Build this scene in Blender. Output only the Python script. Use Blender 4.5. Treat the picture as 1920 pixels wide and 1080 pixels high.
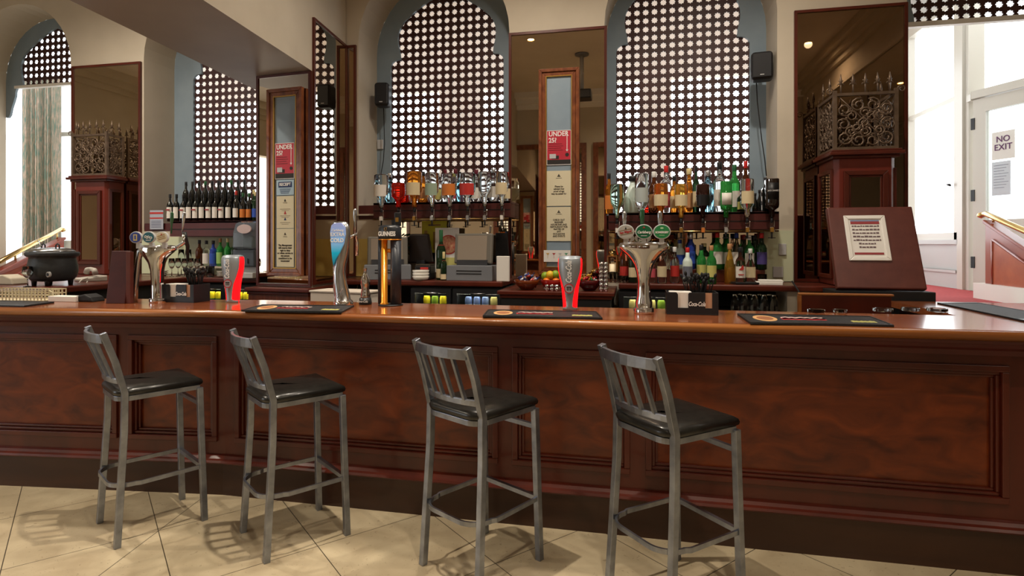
import bpy, math, random
from math import sin, cos, pi, radians, sqrt
from mathutils import Vector, Matrix
random.seed(7)
for o in list(bpy.data.objects): bpy.data.objects.remove(o)
SC = bpy.context.scene
COL = SC.collection
# ------------------------------------------------------------------ camera
F = 1090.0; CX = 960.0; HY = 457.0; H = 1.475; TH = radians(11.9)
cam = bpy.data.cameras.new('camera'); camo = bpy.data.objects.new('camera', cam); COL.objects.link(camo)
cam.sensor_width = 36; cam.lens = F / 1920 * 36; cam.shift_y = -(540 - HY) / 1920
cam.clip_start = 0.05; cam.clip_end = 200
camo.location = (0, 0, H); camo.rotation_euler = (pi / 2, 0, TH)
SC.camera = camo
# ------------------------------------------------------------------ world, exposure
W = bpy.data.worlds.new('world'); SC.world = W; W.use_nodes = True
W.node_tree.nodes['Background'].inputs[0].default_value = (0.93, 0.97, 1.0, 1)
W.node_tree.nodes['Background'].inputs[1].default_value = 3.2
SC.view_settings.view_transform = 'Standard'; SC.view_settings.look = 'None'
SC.view_settings.exposure = 0.25; SC.view_settings.gamma = 1.0
SC.view_settings.use_curve_mapping = False
# ------------------------------------------------------------------ lens maths: pixel -> place
def ratio(px):
    t = (px - CX) / F
    return (-sin(TH) + t * cos(TH)) / (cos(TH) + t * sin(TH))
def xat(px, Y): return ratio(px) * Y
def dep(px, Y): return Y / (cos(TH) + (px - CX) / F * sin(TH))
def zat(px, py, Y): return H + (HY - py) * dep(px, Y) / F
def pY(px, py, Y): return Vector((xat(px, Y), Y, zat(px, py, Y)))
def pZ(px, py, Z):
    d = (H - Z) * F / (py - HY); t = (px - CX) / F
    return Vector((d * (-sin(TH) + t * cos(TH)), d * (cos(TH) + t * sin(TH)), Z))
# ------------------------------------------------------------------ materials
def lin(c):
    return tuple(((v / 255 + .055) / 1.055) ** 2.4 if v > 10 else v / 255 / 12.92 for v in c) + (1,)
MATS = {}
def mat(name, c, rough=.5, metal=0, trans=0, coat=0, emit=None, es=0, ior=1.45, spec=.5):
    if name in MATS: return MATS[name]
    m = bpy.data.materials.new(name); m.use_nodes = True
    b = m.node_tree.nodes['Principled BSDF']
    b.inputs['Base Color'].default_value = lin(c)
    b.inputs['Roughness'].default_value = rough
    b.inputs['Metallic'].default_value = metal
    b.inputs['Transmission Weight'].default_value = trans
    b.inputs['Coat Weight'].default_value = coat
    b.inputs['Coat Roughness'].default_value = .12
    b.inputs['IOR'].default_value = ior
    b.inputs['Specular IOR Level'].default_value = spec
    if emit:
        b.inputs['Emission Color'].default_value = lin(emit); b.inputs['Emission Strength'].default_value = es
    MATS[name] = m
    return m
def nodes(m): return m.node_tree.nodes, m.node_tree.links, m.node_tree.nodes['Principled BSDF']
def mottle(name, c1, c2, scale=6, stretch=(1, 1, 1), rough=.5, coat=0, bump=0, detail=6, dist=0, metal=0, r2=None, spec=.5):
    if name in MATS: return MATS[name]
    m = mat(name, c1, rough, metal, coat=coat, spec=spec); N, L, b = nodes(m)
    tc = N.new('ShaderNodeTexCoord'); mp = N.new('ShaderNodeMapping'); mp.inputs['Scale'].default_value = stretch
    nz = N.new('ShaderNodeTexNoise'); nz.inputs['Scale'].default_value = scale; nz.inputs['Detail'].default_value = detail
    nz.inputs['Distortion'].default_value = dist
    cr = N.new('ShaderNodeValToRGB'); cr.color_ramp.elements[0].position = .3; cr.color_ramp.elements[1].position = .72
    cr.color_ramp.elements[0].color = lin(c1); cr.color_ramp.elements[1].color = lin(c2)
    L.new(tc.outputs['Object'], mp.inputs[0]); L.new(mp.outputs[0], nz.inputs['Vector'])
    L.new(nz.outputs['Fac'], cr.inputs[0]); L.new(cr.outputs[0], b.inputs['Base Color'])
    if bump:
        bp = N.new('ShaderNodeBump'); bp.inputs['Strength'].default_value = bump; bp.inputs['Distance'].default_value = .01
        L.new(nz.outputs['Fac'], bp.inputs['Height']); L.new(bp.outputs[0], b.inputs['Normal'])
    return m
CREAM = mottle('cream_plaster', (190, 180, 162), (200, 190, 172), 3, rough=.75, bump=.03)
CREAMG = mat('pale_green_paint', (205, 212, 180), .6)
YELL = mat('yellow_paint', (214, 190, 110), .6)
BLUE = mottle('blue_paint', (128, 146, 160), (138, 155, 168), 5, rough=.6)
WHITE = mat('white_gloss_paint', (232, 230, 224), .35)
CEIL = mottle('ceiling_paint', (206, 196, 182), (214, 204, 190), 3, rough=.8)
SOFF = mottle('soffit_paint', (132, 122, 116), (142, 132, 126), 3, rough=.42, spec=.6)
WOOD = mottle('mahogany', (66, 22, 12), (92, 33, 18), 4, (1, 1, .25), .34, coat=.2, bump=.02, dist=.6)
WOODD = mottle('dark_mahogany', (66, 20, 18), (84, 28, 24), 4, (1, 1, .3), .48, coat=.03, dist=.5)
BURL = mottle('burl_veneer', (70, 23, 7), (122, 52, 15), 5, (1, 1, 2.2), .34, coat=.12, detail=10, dist=.9)
TOPW = mottle('counter_wood', (128, 66, 36), (158, 92, 54), 3, (.25, 3, 3), .2, coat=.6, dist=.7)
EDGEW = mottle('counter_edge_wood', (132, 76, 36), (170, 108, 56), 3, (.25, 4, 4), .28, coat=.35, dist=.7)
SKIRT = mottle('scuffed_skirting', (48, 26, 16), (66, 38, 22), 3, (.4, 1, 3), .45, coat=.15, dist=.5)
MARO = mottle('maroon_leatherette', (84, 40, 34), (98, 50, 42), 12, rough=.38, bump=.05)
REDW = mottle('red_mahogany', (128, 44, 26), (150, 60, 34), 4, (1, 1, .4), .3, coat=.4)
STEEL = mottle('gunmetal', (122, 127, 138), (162, 168, 180), 14, rough=.3, metal=.9, bump=.02)
LEATH = mottle('black_leather', (22, 22, 20), (34, 33, 30), 30, rough=.3, bump=.06, coat=.15)
CHROME = mat('chrome', (225, 225, 228), .06, 1)
CHROMED = mat('brushed_chrome', (185, 187, 190), .25, 1)
BRASS = mat('brass', (214, 184, 126), .2, 1)
IRON = mottle('bronze_iron', (88, 72, 60), (112, 94, 80), 20, rough=.5, metal=.5)
BLACK = mat('black_plastic', (24, 25, 28), .4)
BLACKM = mat('black_matt', (16, 16, 18), .7)
DGREY = mat('dark_grey_plastic', (58, 60, 64), .4)
GREY = mat('grey_plastic', (120, 124, 130), .4)
LGREY = mat('light_grey_plastic', (190, 192, 194), .4)
PAPER = mat('white_paper', (230, 228, 222), .7)
CPAPER = mat('cream_paper', (216, 208, 178), .7)
INK = mat('dark_ink', (40, 36, 34), .7)
RINK = mat('red_ink', (170, 40, 46), .6)
REDP = mat('red_poster', (186, 44, 62), .5)
WINK = mat('white_ink', (238, 236, 234), .6)
BRONZE = mat('bronze_mirror', (206, 192, 172), .015, 1)
DMIRR = mat('dark_mirror', (150, 128, 106), .015, 1)
RUBBER = mottle('rubber_mat', (22, 22, 24), (34, 34, 37), 90, rough=.6, bump=.3)
FRAMEW = mottle('red_marbled_frame', (92, 44, 26), (142, 84, 50), 16, (1, 1, .5), .3, coat=.3, dist=1.2)
GOLD = mat('gilt', (176, 134, 66), .35, .8)
def glass(name, c, rough=0.0): return mat(name, c, rough, 0, trans=1 if min(c) > 140 else .62 if c[0] < 200 else .85, ior=1.45)
GCLR = glass('clear_glass', (238, 244, 244)); GGRN = glass('green_glass', (60, 170, 80)); GDGR = glass('dark_green_glass', (40, 70, 44))
GBRN = glass('brown_glass', (96, 50, 26)); GAMB = glass('amber_liquor', (224, 138, 44)); GRED = glass('red_liquor', (232, 40, 20))
GBLU = glass('blue_glass', (60, 90, 210)); GLBL = glass('pale_blue_glass', (150, 215, 240)); GBLK = mat('black_bottle_glass', (14, 16, 15), .06, coat=.6)
GGLD = glass('gold_liquor', (240, 190, 80)); FROST = mat('frosted_white_glass', (205, 222, 214), .35, coat=.3)
# floor: stone tiles laid on the diagonal
FLOOR = mottle('marble_tiles', (168, 152, 124), (196, 182, 152), 5, rough=.42, bump=.02, dist=.8, detail=8)
N, L, b = nodes(FLOOR)
geo = N.new('ShaderNodeNewGeometry'); sep = N.new('ShaderNodeSeparateXYZ')
def mth(op, a, c=None, cl=False):
    n = N.new('ShaderNodeMath'); n.operation = op; n.use_clamp = cl
    for i, v in enumerate((a, c)):
        if v is None: continue
        if isinstance(v, (int, float)): n.inputs[i].default_value = v
        else: L.new(v, n.inputs[i])
    return n.outputs[0]
L.new(geo.outputs['Position'], sep.inputs[0])
gx, gy = sep.outputs[0], sep.outputs[1]
a = radians(48.3)
def line(nx, ny, off, per):
    d = mth('ADD', mth('MULTIPLY', gx, nx), mth('MULTIPLY', gy, ny))
    d = mth('SUBTRACT', d, off)
    if per: d = mth('SUBTRACT', mth('FRACT', mth('ADD', mth('DIVIDE', d, per), .5)), .5); d = mth('MULTIPLY', d, per)
    d = mth('ABSOLUTE', d)
    return mth('LESS_THAN', d, .0022)
p0 = (-2.395, 2.549)
n1 = (-sin(a), cos(a)); n2 = (cos(a), sin(a))
g1 = line(n1[0], n1[1], p0[0] * n1[0] + p0[1] * n1[1], .64); g2 = line(n2[0], n2[1], p0[0] * n2[0] + p0[1] * n2[1], .61)
g3 = mth('MULTIPLY', line(.987, .160, -2.328 * .987 + 2.147 * .160, 0), mth('LESS_THAN', gx, -1.9))
g = mth('MAXIMUM', mth('MAXIMUM', g1, g2), g3)
mx = N.new('ShaderNodeMix'); mx.data_type = 'RGBA'
cr = [n for n in N if n.type == 'VALTORGB'][0]
# fine dark veins and pits in the stone
nz2 = N.new('ShaderNodeTexNoise'); nz2.inputs['Scale'].default_value = 26; nz2.inputs['Detail'].default_value = 5; nz2.inputs['Distortion'].default_value = 2.5
L.new(geo.outputs['Position'], nz2.inputs['Vector'])
vein = mth('MULTIPLY', mth('LESS_THAN', nz2.outputs['Fac'], .335), .45)
mv = N.new('ShaderNodeMix'); mv.data_type = 'RGBA'; L.new(vein, mv.inputs[0]); L.new(cr.outputs[0], mv.inputs[6]); mv.inputs[7].default_value = lin((112, 96, 72))
L.new(g, mx.inputs[0]); L.new(mv.outputs[2], mx.inputs[6]); mx.inputs[7].default_value = lin((74, 66, 52)); L.new(mx.outputs[2], b.inputs['Base Color'])
# ------------------------------------------------------------------ mesh builder
class MB:
    def __init__(s): s.v = []; s.f = []; s.m = []; s.mi = 0; s.T = None; s.sm = []; s.smooth = False
    def av(s, p):
        p = Vector(p)
        if s.T is not None: p = s.T @ p
        s.v.append(p[:]); return len(s.v) - 1
    def af(s, ids): s.f.append(tuple(ids)); s.m.append(s.mi); s.sm.append(s.smooth)
    def box(s, x0, x1, y0, y1, z0, z1):
        i = [s.av((x, y, z)) for x in (x0, x1) for y in (y0, y1) for z in (z0, z1)]
        for q in ((0, 1, 3, 2), (4, 6, 7, 5), (0, 4, 5, 1), (2, 3, 7, 6), (0, 2, 6, 4), (1, 5, 7, 3)): s.af([i[k] for k in q])
        return s
    def prism(s, poly, axis, a0, a1):
        # poly in 2D; axis 'y': (x,z) extruded in y; 'z': (x,y) extruded in z; 'x': (y,z) extruded in x
        def P(p, a): return {'y': (p[0], a, p[1]), 'z': (p[0], p[1], a), 'x': (a, p[0], p[1])}[axis]
        n = len(poly); A = [s.av(P(p, a0)) for p in poly]; B = [s.av(P(p, a1)) for p in poly]
        s.af(A[::-1]); s.af(B)
        for i in range(n): s.af((A[i], A[(i + 1) % n], B[(i + 1) % n], B[i]))
        return s
    def lathe(s, prof, n=16, c=(0, 0, 0), sx=1, sy=1, cap=True):
        old = s.smooth; s.smooth = True
        rings = []
        for r, z in prof:
            rings.append([s.av((c[0] + r * sx * cos(2 * pi * k / n), c[1] + r * sy * sin(2 * pi * k / n), c[2] + z)) for k in range(n)])
        for a, b2 in zip(rings, rings[1:]):
            for k in range(n): s.af((a[k], a[(k + 1) % n], b2[(k + 1) % n], b2[k]))
        if cap: s.af(rings[0][::-1]); s.af(rings[-1])
        s.smooth = old; return s
    def tube(s, pts, r, n=8, closed=False, sq=False, cap=True):
        pts = [Vector(p) for p in pts]; rings = []; m = len(pts)
        rr = r if isinstance(r, (list, tuple)) else [r] * m
        old = s.smooth; s.smooth = not sq
        if sq: n = 4
        up = None
        for i, p in enumerate(pts):
            if closed: t = pts[(i + 1) % m] - pts[i - 1]
            else: t = pts[min(i + 1, m - 1)] - pts[max(i - 1, 0)]
            t.normalize()
            if up is None:
                up = Vector((0, 0, 1)) if abs(t.z) < .9 else Vector((0, 1, 0))
            x = up.cross(t)
            if x.length < 1e-4: x = Vector((1, 0, 0)).cross(t)
            x.normalize(); y = t.cross(x); y.normalize(); up = y
            if sq:
                k = sqrt(2) * rr[i]
                rings.append([s.av(p + x * k * cos(pi / 4 + j * pi / 2) + y * k * sin(pi / 4 + j * pi / 2)) for j in range(4)])
            else: rings.append([s.av(p + x * rr[i] * cos(2 * pi * j / n) + y * rr[i] * sin(2 * pi * j / n)) for j in range(n)])
        prs = list(zip(rings, rings[1:])) + ([(rings[-1], rings[0])] if closed else [])
        for a, b2 in prs:
            for k in range(n): s.af((a[k], a[(k + 1) % n], b2[(k + 1) % n], b2[k]))
        if cap and not closed: s.af(rings[0][::-1]); s.af(rings[-1])
        s.smooth = old; return s
    def ball(s, c, r, sx=1, sy=1, sz=1, n=12):
        prof = [(max(1e-4, r * sin(pi * i / 8)), -r * cos(pi * i / 8) * sz) for i in range(9)]
        return s.lathe(prof, n, c, sx, sy)
    def loft(s, rings, cap=True):
        old = s.smooth; s.smooth = True
        R = [[s.av(p) for p in r] for r in rings]; n = len(R[0])
        for a, b2 in zip(R, R[1:]):
            for k in range(n): s.af((a[k], a[(k + 1) % n], b2[(k + 1) % n], b2[k]))
        if cap: s.af(R[0][::-1]); s.af(R[-1])
        s.smooth = old; return s
    def frame(s, x0, x1, z0, z1, w, y0, y1):
        # rectangular picture frame with mitred corners, in the xz plane
        o = [(x0, z0), (x1, z0), (x1, z1), (x0, z1)]; i = [(x0 + w, z0 + w), (x1 - w, z0 + w), (x1 - w, z1 - w), (x0 + w, z1 - w)]
        for k in range(4):
            j = (k + 1) % 4
            s.prism([o[k], o[j], i[j], i[k]], 'y', y0, y1)
        return s
    def build(s, name, m, parent=None, bevel=0, loc=None, rz=0, rot=None, seg=2):
        me = bpy.data.meshes.new(name); me.from_pydata(s.v, [], s.f)
        for mm in (m if isinstance(m, (list, tuple)) else [m]): me.materials.append(mm)
        me.polygons.foreach_set('material_index', s.m); me.polygons.foreach_set('use_smooth', s.sm)
        me.update()
        import bmesh
        bm = bmesh.new(); bm.from_mesh(me); bmesh.ops.recalc_face_normals(bm, faces=bm.faces); bm.to_mesh(me); bm.free()
        o = bpy.data.objects.new(name, me); COL.objects.link(o)
        if parent: o.parent = parent
        if loc is not None: o.location = loc
        if rot is not None: o.rotation_euler = rot
        elif rz: o.rotation_euler = (0, 0, rz)
        if bevel:
            md = o.modifiers.new('b', 'BEVEL'); md.width = bevel; md.segments = seg; md.limit_method = 'ANGLE'; md.angle_limit = radians(40)
        return o
def thing(name, label, cat, loc=(0, 0, 0), rz=0, group=None, rot=None):
    o = bpy.data.objects.new(name, None); COL.objects.link(o); o.location = loc
    o.rotation_euler = rot if rot else (0, 0, rz); o.empty_display_size = .1
    o['label'] = label; o['category'] = cat
    if group: o['group'] = group
    return o
def tag(o, label, cat, group=None, kind=None):
    o['label'] = label; o['category'] = cat
    if group: o['group'] = group
    if kind: o['kind'] = kind
    return o
def struct(o): o['kind'] = 'structure'; return o
def copy_tree(o, parent=None):
    c = o.copy(); COL.objects.link(c)
    if parent: c.parent = parent; c.matrix_parent_inverse = o.matrix_parent_inverse.copy()
    for ch in list(o.children): copy_tree(ch, c)
    return c
def text(s, size, m, parent=None, loc=(0, 0, 0), rot=(pi / 2, 0, 0), align='CENTER', ext=.0006, shear=0, name='lettering', bold=0, sx=1):
    cu = bpy.data.curves.new('t', 'FONT'); cu.body = s; cu.size = size; cu.align_x = align; cu.align_y = 'CENTER'
    cu.extrude = ext; cu.shear = shear; cu.offset = bold; cu.resolution_u = 3; cu.space_line = .95
    t = bpy.data.objects.new('t', cu); COL.objects.link(t)
    dg = bpy.context.evaluated_depsgraph_get(); me = bpy.data.meshes.new_from_object(t.evaluated_get(dg))
    bpy.data.objects.remove(t); bpy.data.curves.remove(cu)
    me.name = name; me.materials.clear(); me.materials.append(m)
    if sx != 1:
        for v in me.vertices: v.co.x *= sx
    o = bpy.data.objects.new(name, me); COL.objects.link(o); o.location = loc; o.rotation_euler = rot
    if parent: o.parent = parent
    return o
ORD = ['first', 'second', 'third', 'fourth', 'fifth', 'sixth', 'seventh', 'eighth', 'ninth', 'tenth', 'eleventh', 'twelfth', 'thirteenth', 'fourteenth', 'fifteenth']
# ================================================================== THE SETTING
CZ = 4.2                                  # ceiling
WY0, WY1 = 5.0, 5.4                       # back wall thickness
struct(MB().box(-8.2, 5.8, -5.5, 5.0, -.1, 0).build('floor', FLOOR))
struct(MB().box(-8.2, 5.8, -5.5, 5.42, CZ, CZ + .12).build('ceiling', CEIL))
OPEN = [(-7.15, -5.77, .98), (-4.87, -3.43, 1.60), (-2.515, -1.078, 1.70), (-.25, 1.12, 1.60), (2.05, 3.45, .98)]
ZC = 3.35
b = MB(); x = -8.2
def arch(x0, x1, n=20):
    c = (x0 + x1) / 2; r = (x1 - x0) / 2
    return [(c - r * cos(pi * i / n), ZC + r * sin(pi * i / n)) for i in range(n + 1)]
for x0, x1, zs in OPEN:
    b.box(x, x0, WY0, WY1, 0, CZ)
    b.box(x0, x1, WY0, WY1, 0, zs)
    pts = arch(x0, x1)
    for p, q in zip(pts, pts[1:]):
        b.prism([p, q, (q[0], CZ), (p[0], CZ)], 'y', WY0, WY1)
    x = x1
b.box(x, 5.8, WY0, WY1, 0, CZ)
struct(b.build('wall_back', CREAM))
struct(MB().box(-8.4, -8.2, -5.5, -4.6, 0, CZ).box(-8.4, -8.2, -4.6, -1.9, 0, CZ).box(-8.4, -8.2, -1.9, .7, 0, .9).box(-8.4, -8.2, -1.9, .7, 3.2, CZ).box(-8.4, -8.2, .7, 5.4, 0, CZ).build('wall_left', CREAM))  # opening in this unseen wall is added to let soft daylight in
struct(MB().box(5.8, 6.0, -5.5, -4.8, 0, CZ).box(5.8, 6.0, -4.8, 2.6, 0, CZ).box(5.8, 6.0, 2.6, 5.4, 0, CZ).build('wall_right', CREAM))
struct(MB().box(-8.4, 6.0, -5.7, -5.5, 0, CZ).build('wall_rear', CREAM))
# cornice round the room (seen in the mirrors)
b = MB()
for k, (w, z0, z1) in enumerate(((.06, CZ - .3, CZ - .22), (.13, CZ - .22, CZ - .12), (.22, CZ - .12, CZ))):
    b.box(-8.2, 5.8, -5.5, -5.5 + w, z0, z1); b.box(-8.2, -8.2 + w, -5.5, 5, z0, z1); b.box(5.8 - w, 5.8, -5.5, 5, z0, z1)
struct(b.build('trim_1', CREAM))
# downstand beam on the right side of the room
b = MB().box(2.75, 3.25, -5.5, 4.98, 3.62, CZ)
for w, z0, z1 in ((.05, CZ - .26, CZ - .18), (.11, CZ - .18, CZ - .1), (.18, CZ - .1, CZ)): b.box(2.75 - w, 2.75, -5.5, 4.98, z0, z1)
b.box(2.72, 2.76, -5.5, 4.98, 3.62, 3.68)
struct(b.build('trim_2', CREAM))
# ceiling beam running out from the pier; pier
BX = lambda Y: -2.57 + .097 * (4.297 - Y)
BL = lambda Y: -3.292 + .1 * (3.753 - Y)
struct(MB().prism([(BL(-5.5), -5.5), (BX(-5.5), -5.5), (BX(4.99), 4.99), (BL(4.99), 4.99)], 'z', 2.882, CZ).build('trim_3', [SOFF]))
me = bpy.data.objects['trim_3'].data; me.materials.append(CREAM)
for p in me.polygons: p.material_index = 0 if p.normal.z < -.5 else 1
PIER = [(-3.105, 4.35), (-2.57, 4.297), (BX(4.99), 4.99), (-3.15, 4.99)]
struct(MB().prism(PIER, 'z', 1.11, 2.881).build('wall_pier', CREAM))
# blue surrounds in the window recesses
KH = [(.575, 3.18), (.574, 3.23), (.56, 3.265), (.53, 3.288), (.495, 3.292), (.47, 3.30), (.476, 3.36), (.492, 3.43), (.50, 3.50), (.492, 3.56), (.467, 3.62), (.43, 3.67), (.385, 3.71), (.30, 3.775), (.18, 3.85), (.08, 3.90), (0, 3.93)]
cents = [-6.44, -4.06, -1.794, .411, 2.74]
for i, ((x0, x1, zs), kc) in enumerate(zip(OPEN, cents)):
    b = MB(); pts = arch(x0, x1, 24); c = (x0 + x1) / 2
    for s in (-1, 1):
        side = [p for p in pts if (p[0] - c) * s >= -1e-6]
        if s == 1: side = side[::-1]
        if i in (0, 4):     # open below: the surround ends in a corbel
            zz = 2.94; poly = [(x0 if s < 0 else x1, zz)] + side + [(kc, side[-1][1])]
            inn = [(kc + s * u, z) for u, z in KH[::-1]]
            low = [(kc + s * .575, 3.19), (kc + s * .60, 3.12), (kc + s * .63, 3.05), (kc + s * .65, 2.97), (kc + s * .675, 2.94)]
            poly = [(x0 if s < 0 else x1, zz)] + side + inn + low
        else:
            inn = [(kc + s * u, z) for u, z in KH[::-1]]
            poly = [(x0 if s < 0 else x1, zs)] + side + inn + [(kc + s * .575, zs)]
        b.prism(poly, 'y', WY1, WY1 + .025)
    struct(b.build('trim_%d' % (i + 4), BLUE))
# pierced lattice screens behind the surrounds
LAT = mottle('lattice_wood', (58, 32, 30), (74, 42, 40), 5, rough=.5)
PIT = .0778
def lattice(cols, rows):
    b = MB(); R = .0305; r2 = .0222
    st = [(R if k % 2 == 0 else r2, 2 * pi * k / 16) for k in range(16)]
    hs = PIT / 2
    for i in range(cols):
        for j in range(rows):
            cx, cz = (i - (cols - 1) / 2) * PIT, (j + .5) * PIT
            ip = []; op = []
            for r, an in st:
                ip.append((cx + r * cos(an), cz + r * sin(an)))
                m_ = max(abs(cos(an)), abs(sin(an))); op.append((cx + hs * cos(an) / m_, cz + hs * sin(an) / m_))
            A = [b.av((p[0], 0, p[1])) for p in ip]; B = [b.av((p[0], 0, p[1])) for p in op]
            C_ = [b.av((p[0], .012, p[1])) for p in ip]; D = [b.av((p[0], .012, p[1])) for p in op]
            for k in range(16):
                n = (k + 1) % 16
                b.af((A[k], A[n], B[n], B[k])); b.af((C_[k], D[k], D[n], C_[n])); b.af((A[k], C_[k], C_[n], A[n]))
    return b
LZ0 = 3.93 - 30 * PIT
LATL = {0: 'dark pierced lattice in the arch above the curtained window at far left', 1: 'tall dark star-pierced lattice screen behind the rows of wine bottles',
        2: 'tall dark star-pierced keyhole lattice screen left of the central mirror', 3: 'tall dark star-pierced keyhole lattice screen right of the central mirror',
        4: 'strip of dark pierced lattice above the doorway at far right'}
protos = {}
for i, kc in enumerate(cents):
    short = i in (0, 4)
    rows = 9 if short else 30
    if short not in protos:
        o = lattice(15, rows).build('lattice_screen', LAT); protos[short] = o
        o.location = (kc, WY1 + .027, 3.30 if short else LZ0)
    else:
        o = protos[short].copy(); COL.objects.link(o); o.location = (kc, WY1 + .027, 3.30 if short else LZ0)
    tag(o, LATL[i], 'lattice screen', 'pierced lattice screens in the window arches')
b = MB().box(-7.02, -5.87, WY1 - .01, WY1 + .04, 3.27, 3.30).box(2.16, 3.32, WY1 - .01, WY1 + .04, 3.27, 3.31)
struct(b.build('trim_9', WHITE))
struct(MB().box(-7.13, -7.09, 5.12, 5.2, .98, 2.98).build('trim_10', REDW))
# veranda beyond the back wall
VX0, VX1 = -12.0, 3.5
VFL = mottle('veranda_carpet', (168, 62, 66), (186, 74, 76), 40, rough=.9)
struct(MB().box(VX0, 6, 5.42, 9, .86, .975).build('floor_veranda', mat('veranda_floor', (196, 192, 184), .6)))
tag(MB().box(2.1, 3.46, 5.45, 8.5, .975, .982).build('carpet', VFL), 'red carpet on the raised lobby floor at far right', 'carpet')
LY = 8.6; LZ = H + 2.225 * LY / 8
b = MB().box(-7.2, VX1, LY, LY + .2, LZ, 5.2)
for x0, x1 in ((-7.2, -7.0), (-2.95, -2.25), (.09, .51), (3.3, 3.5)): b.box(x0, x1, LY - .05, LY + .2, .98, LZ)
b.box(-7.2, VX1, LY, LY + .15, .98, 1.5)
struct(b.build('wall_veranda', mat('veranda_plaster', (226, 210, 198), .7)))
struct(MB().box(-9.2, 6.2, 5.42, 8.9, 5.2, 5.3).build('shade_roof_veranda', WHITE))  # roof slab out of view, added to keep sky light off the lobby
# far left bay window behind the curtain
def sash(name, x0, x1, y, z0, z1, rails, mull=(), w=.07, fr=WHITE):
    o = bpy.data.objects.new(name, None); COL.objects.link(o); o['kind'] = 'structure'
    b = MB().frame(x0, x1, z0, z1, w, y, y + .08)
    for z in rails: b.box(x0 + w, x1 - w, y + .01, y + .07, z - .03, z + .03)
    for x in mull: b.box(x - .03, x + .03, y + .01, y + .07, z0, z1)
    b.build('window_frame', fr, o)
    return o
sash('window_1', -9.1, -6.3, 6.62, 1.45, 4.5, (3.0,), (-7.3,))
struct(MB().box(-9.4, -9.1, 6.6, 6.8, .98, 4.9).box(-9.4, -6.1, 6.6, 6.8, .98, 1.45).box(-9.4, -6.1, 6.6, 6.8, 4.5, 4.9).box(-6.3, -6.1, 6.6, 6.8, .98, 4.9).build('wall_bay', WHITE))
# right lobby: window wall at X = 3.5, post, glazed door
b = MB(); X = VX1
b.box(X, X + .2, 7.28, 8.6, .98, 1.5); b.box(X, X + .2, 7.28, 8.6, 4.25, 5.2)
b.box(X - .03, X + .03, 7.2, 8.6, 1.47, 1.52)
b.box(X - .025, X, 7.28, 8.6, .98, 1.18); b.box(X - .04, X, 7.28, 8.6, 1.15, 1.18)
struct(b.build('wall_lobby', mat('lobby_paint', (196, 196, 194), .5)))
w2 = bpy.data.objects.new('window_2', None); COL.objects.link(w2); w2['kind'] = 'structure'
b = MB()
for y in (7.32, 8.55): b.box(X - .01, X + .08, y - .05, y + .05, 1.5, 4.25)
b.box(X - .01, X + .08, 7.3, 8.6, 1.5, 1.6); b.box(X - .01, X + .08, 7.3, 8.6, 4.15, 4.25); b.box(X + .01, X + .06, 7.3, 8.6, 3.08, 3.13)
b.build('window_frame', mat('lobby_gloss_paint', (206, 202, 192), .35), w2)
MB().tube([(X - .02, 7.42, 2.13), (X - .06, 7.40, 2.14), (X - .07, 7.33, 2.13)], .012).build('catch', BLACK, w2)
b = MB().box(X - .03, X + .12, 7.04, 7.27, .98, 5.0).box(X - .06, X + .0, 7.1, 7.2, .98, 5.0)
WHIT2 = mat('lobby_gloss_paint', (206, 202, 192), .35)
struct(b.build('trim_11', WHIT2))
# glazed door, hinged on the post
dr = bpy.data.objects.new('door_1', None); COL.objects.link(dr); dr['kind'] = 'structure'
dr.location = (3.5, 6.98, .98); dr.rotation_euler = (0, 0, math.atan2(-1, .45))
b = MB(); DW = 1.0; DH = 2.0
b.box(0, .13, -.025, .025, 0, DH); b.box(DW - .13, DW, -.025, .025, 0, DH); b.box(.13, DW - .13, -.025, .025, DH - .14, DH); b.box(.13, DW - .13, -.025, .025, 0, .2)
b.box(.13, DW - .13, -.025, .025, .62, .74); b.box(.13, DW - .13, -.015, .015, .2, .62)
b.build('door_leaf', WHIT2, dr)
MB().box(.13, DW - .13, -.003, .003, .74, DH - .14).build('pane', mat('door_glass', (240, 246, 246), .0, trans=1, ior=1.02), dr)
for z in (.3, 1.0, 1.75): MB().box(-.02, .02, -.032, -.02, z - .06, z + .06).build('hinge', BLACK, dr)
MB().box(.90, .93, -.04, -.026, .95, 1.2).tube([(.915, -.045, 1.08), (.915, -.08, 1.08), (.82, -.08, 1.08)], .01).build('door_handle', BRASS, dr)
b = MB().box(3.46, 3.62, 6.98 - .0, 7.06, 2.98, 3.05)
b.T = Matrix.Translation((3.5, 6.98, 2.98)) @ Matrix.Rotation(math.atan2(-1, .45), 4, 'Z')
b.box(0, 1.1, -.05, .05, .01, .09)
struct(b.build('trim_12', WHIT2))
# notices on the door
def on_door(x0, x1, z0, z1, m, name, label, cat):
    t = thing(name, label, cat, dr.matrix_basis @ Vector(((x0 + x1) / 2, -.032, (z0 + z1) / 2)), dr.rotation_euler.z)
    MB().box(-(x1 - x0) / 2, (x1 - x0) / 2, 0, .003, -(z1 - z0) / 2, (z1 - z0) / 2).build('sheet', m, t)
    return t
dr.matrix_basis  # evaluated from location and rotation
DM = Matrix.Translation(dr.location) @ Matrix.Rotation(dr.rotation_euler.z, 4, 'Z')
def on_door(x0, x1, z0, z1, m, name, label, cat):
    t = thing(name, label, cat, DM @ Vector(((x0 + x1) / 2, -.032, (z0 + z1) / 2)), dr.rotation_euler.z)
    MB().box(-(x1 - x0) / 2, (x1 - x0) / 2, 0, .003, -(z1 - z0) / 2, (z1 - z0) / 2).build('sheet', m, t)
    return t
t = on_door(.20, .42, 1.34, 1.62, PAPER, 'paper_notice', 'white handwritten NO EXIT sheet on the glazed door at far right', 'notice')
text('NO\nEXIT', .085, mat('purple_ink', (96, 50, 96), .6), t, (0, -.002, .02), bold=.001)
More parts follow.
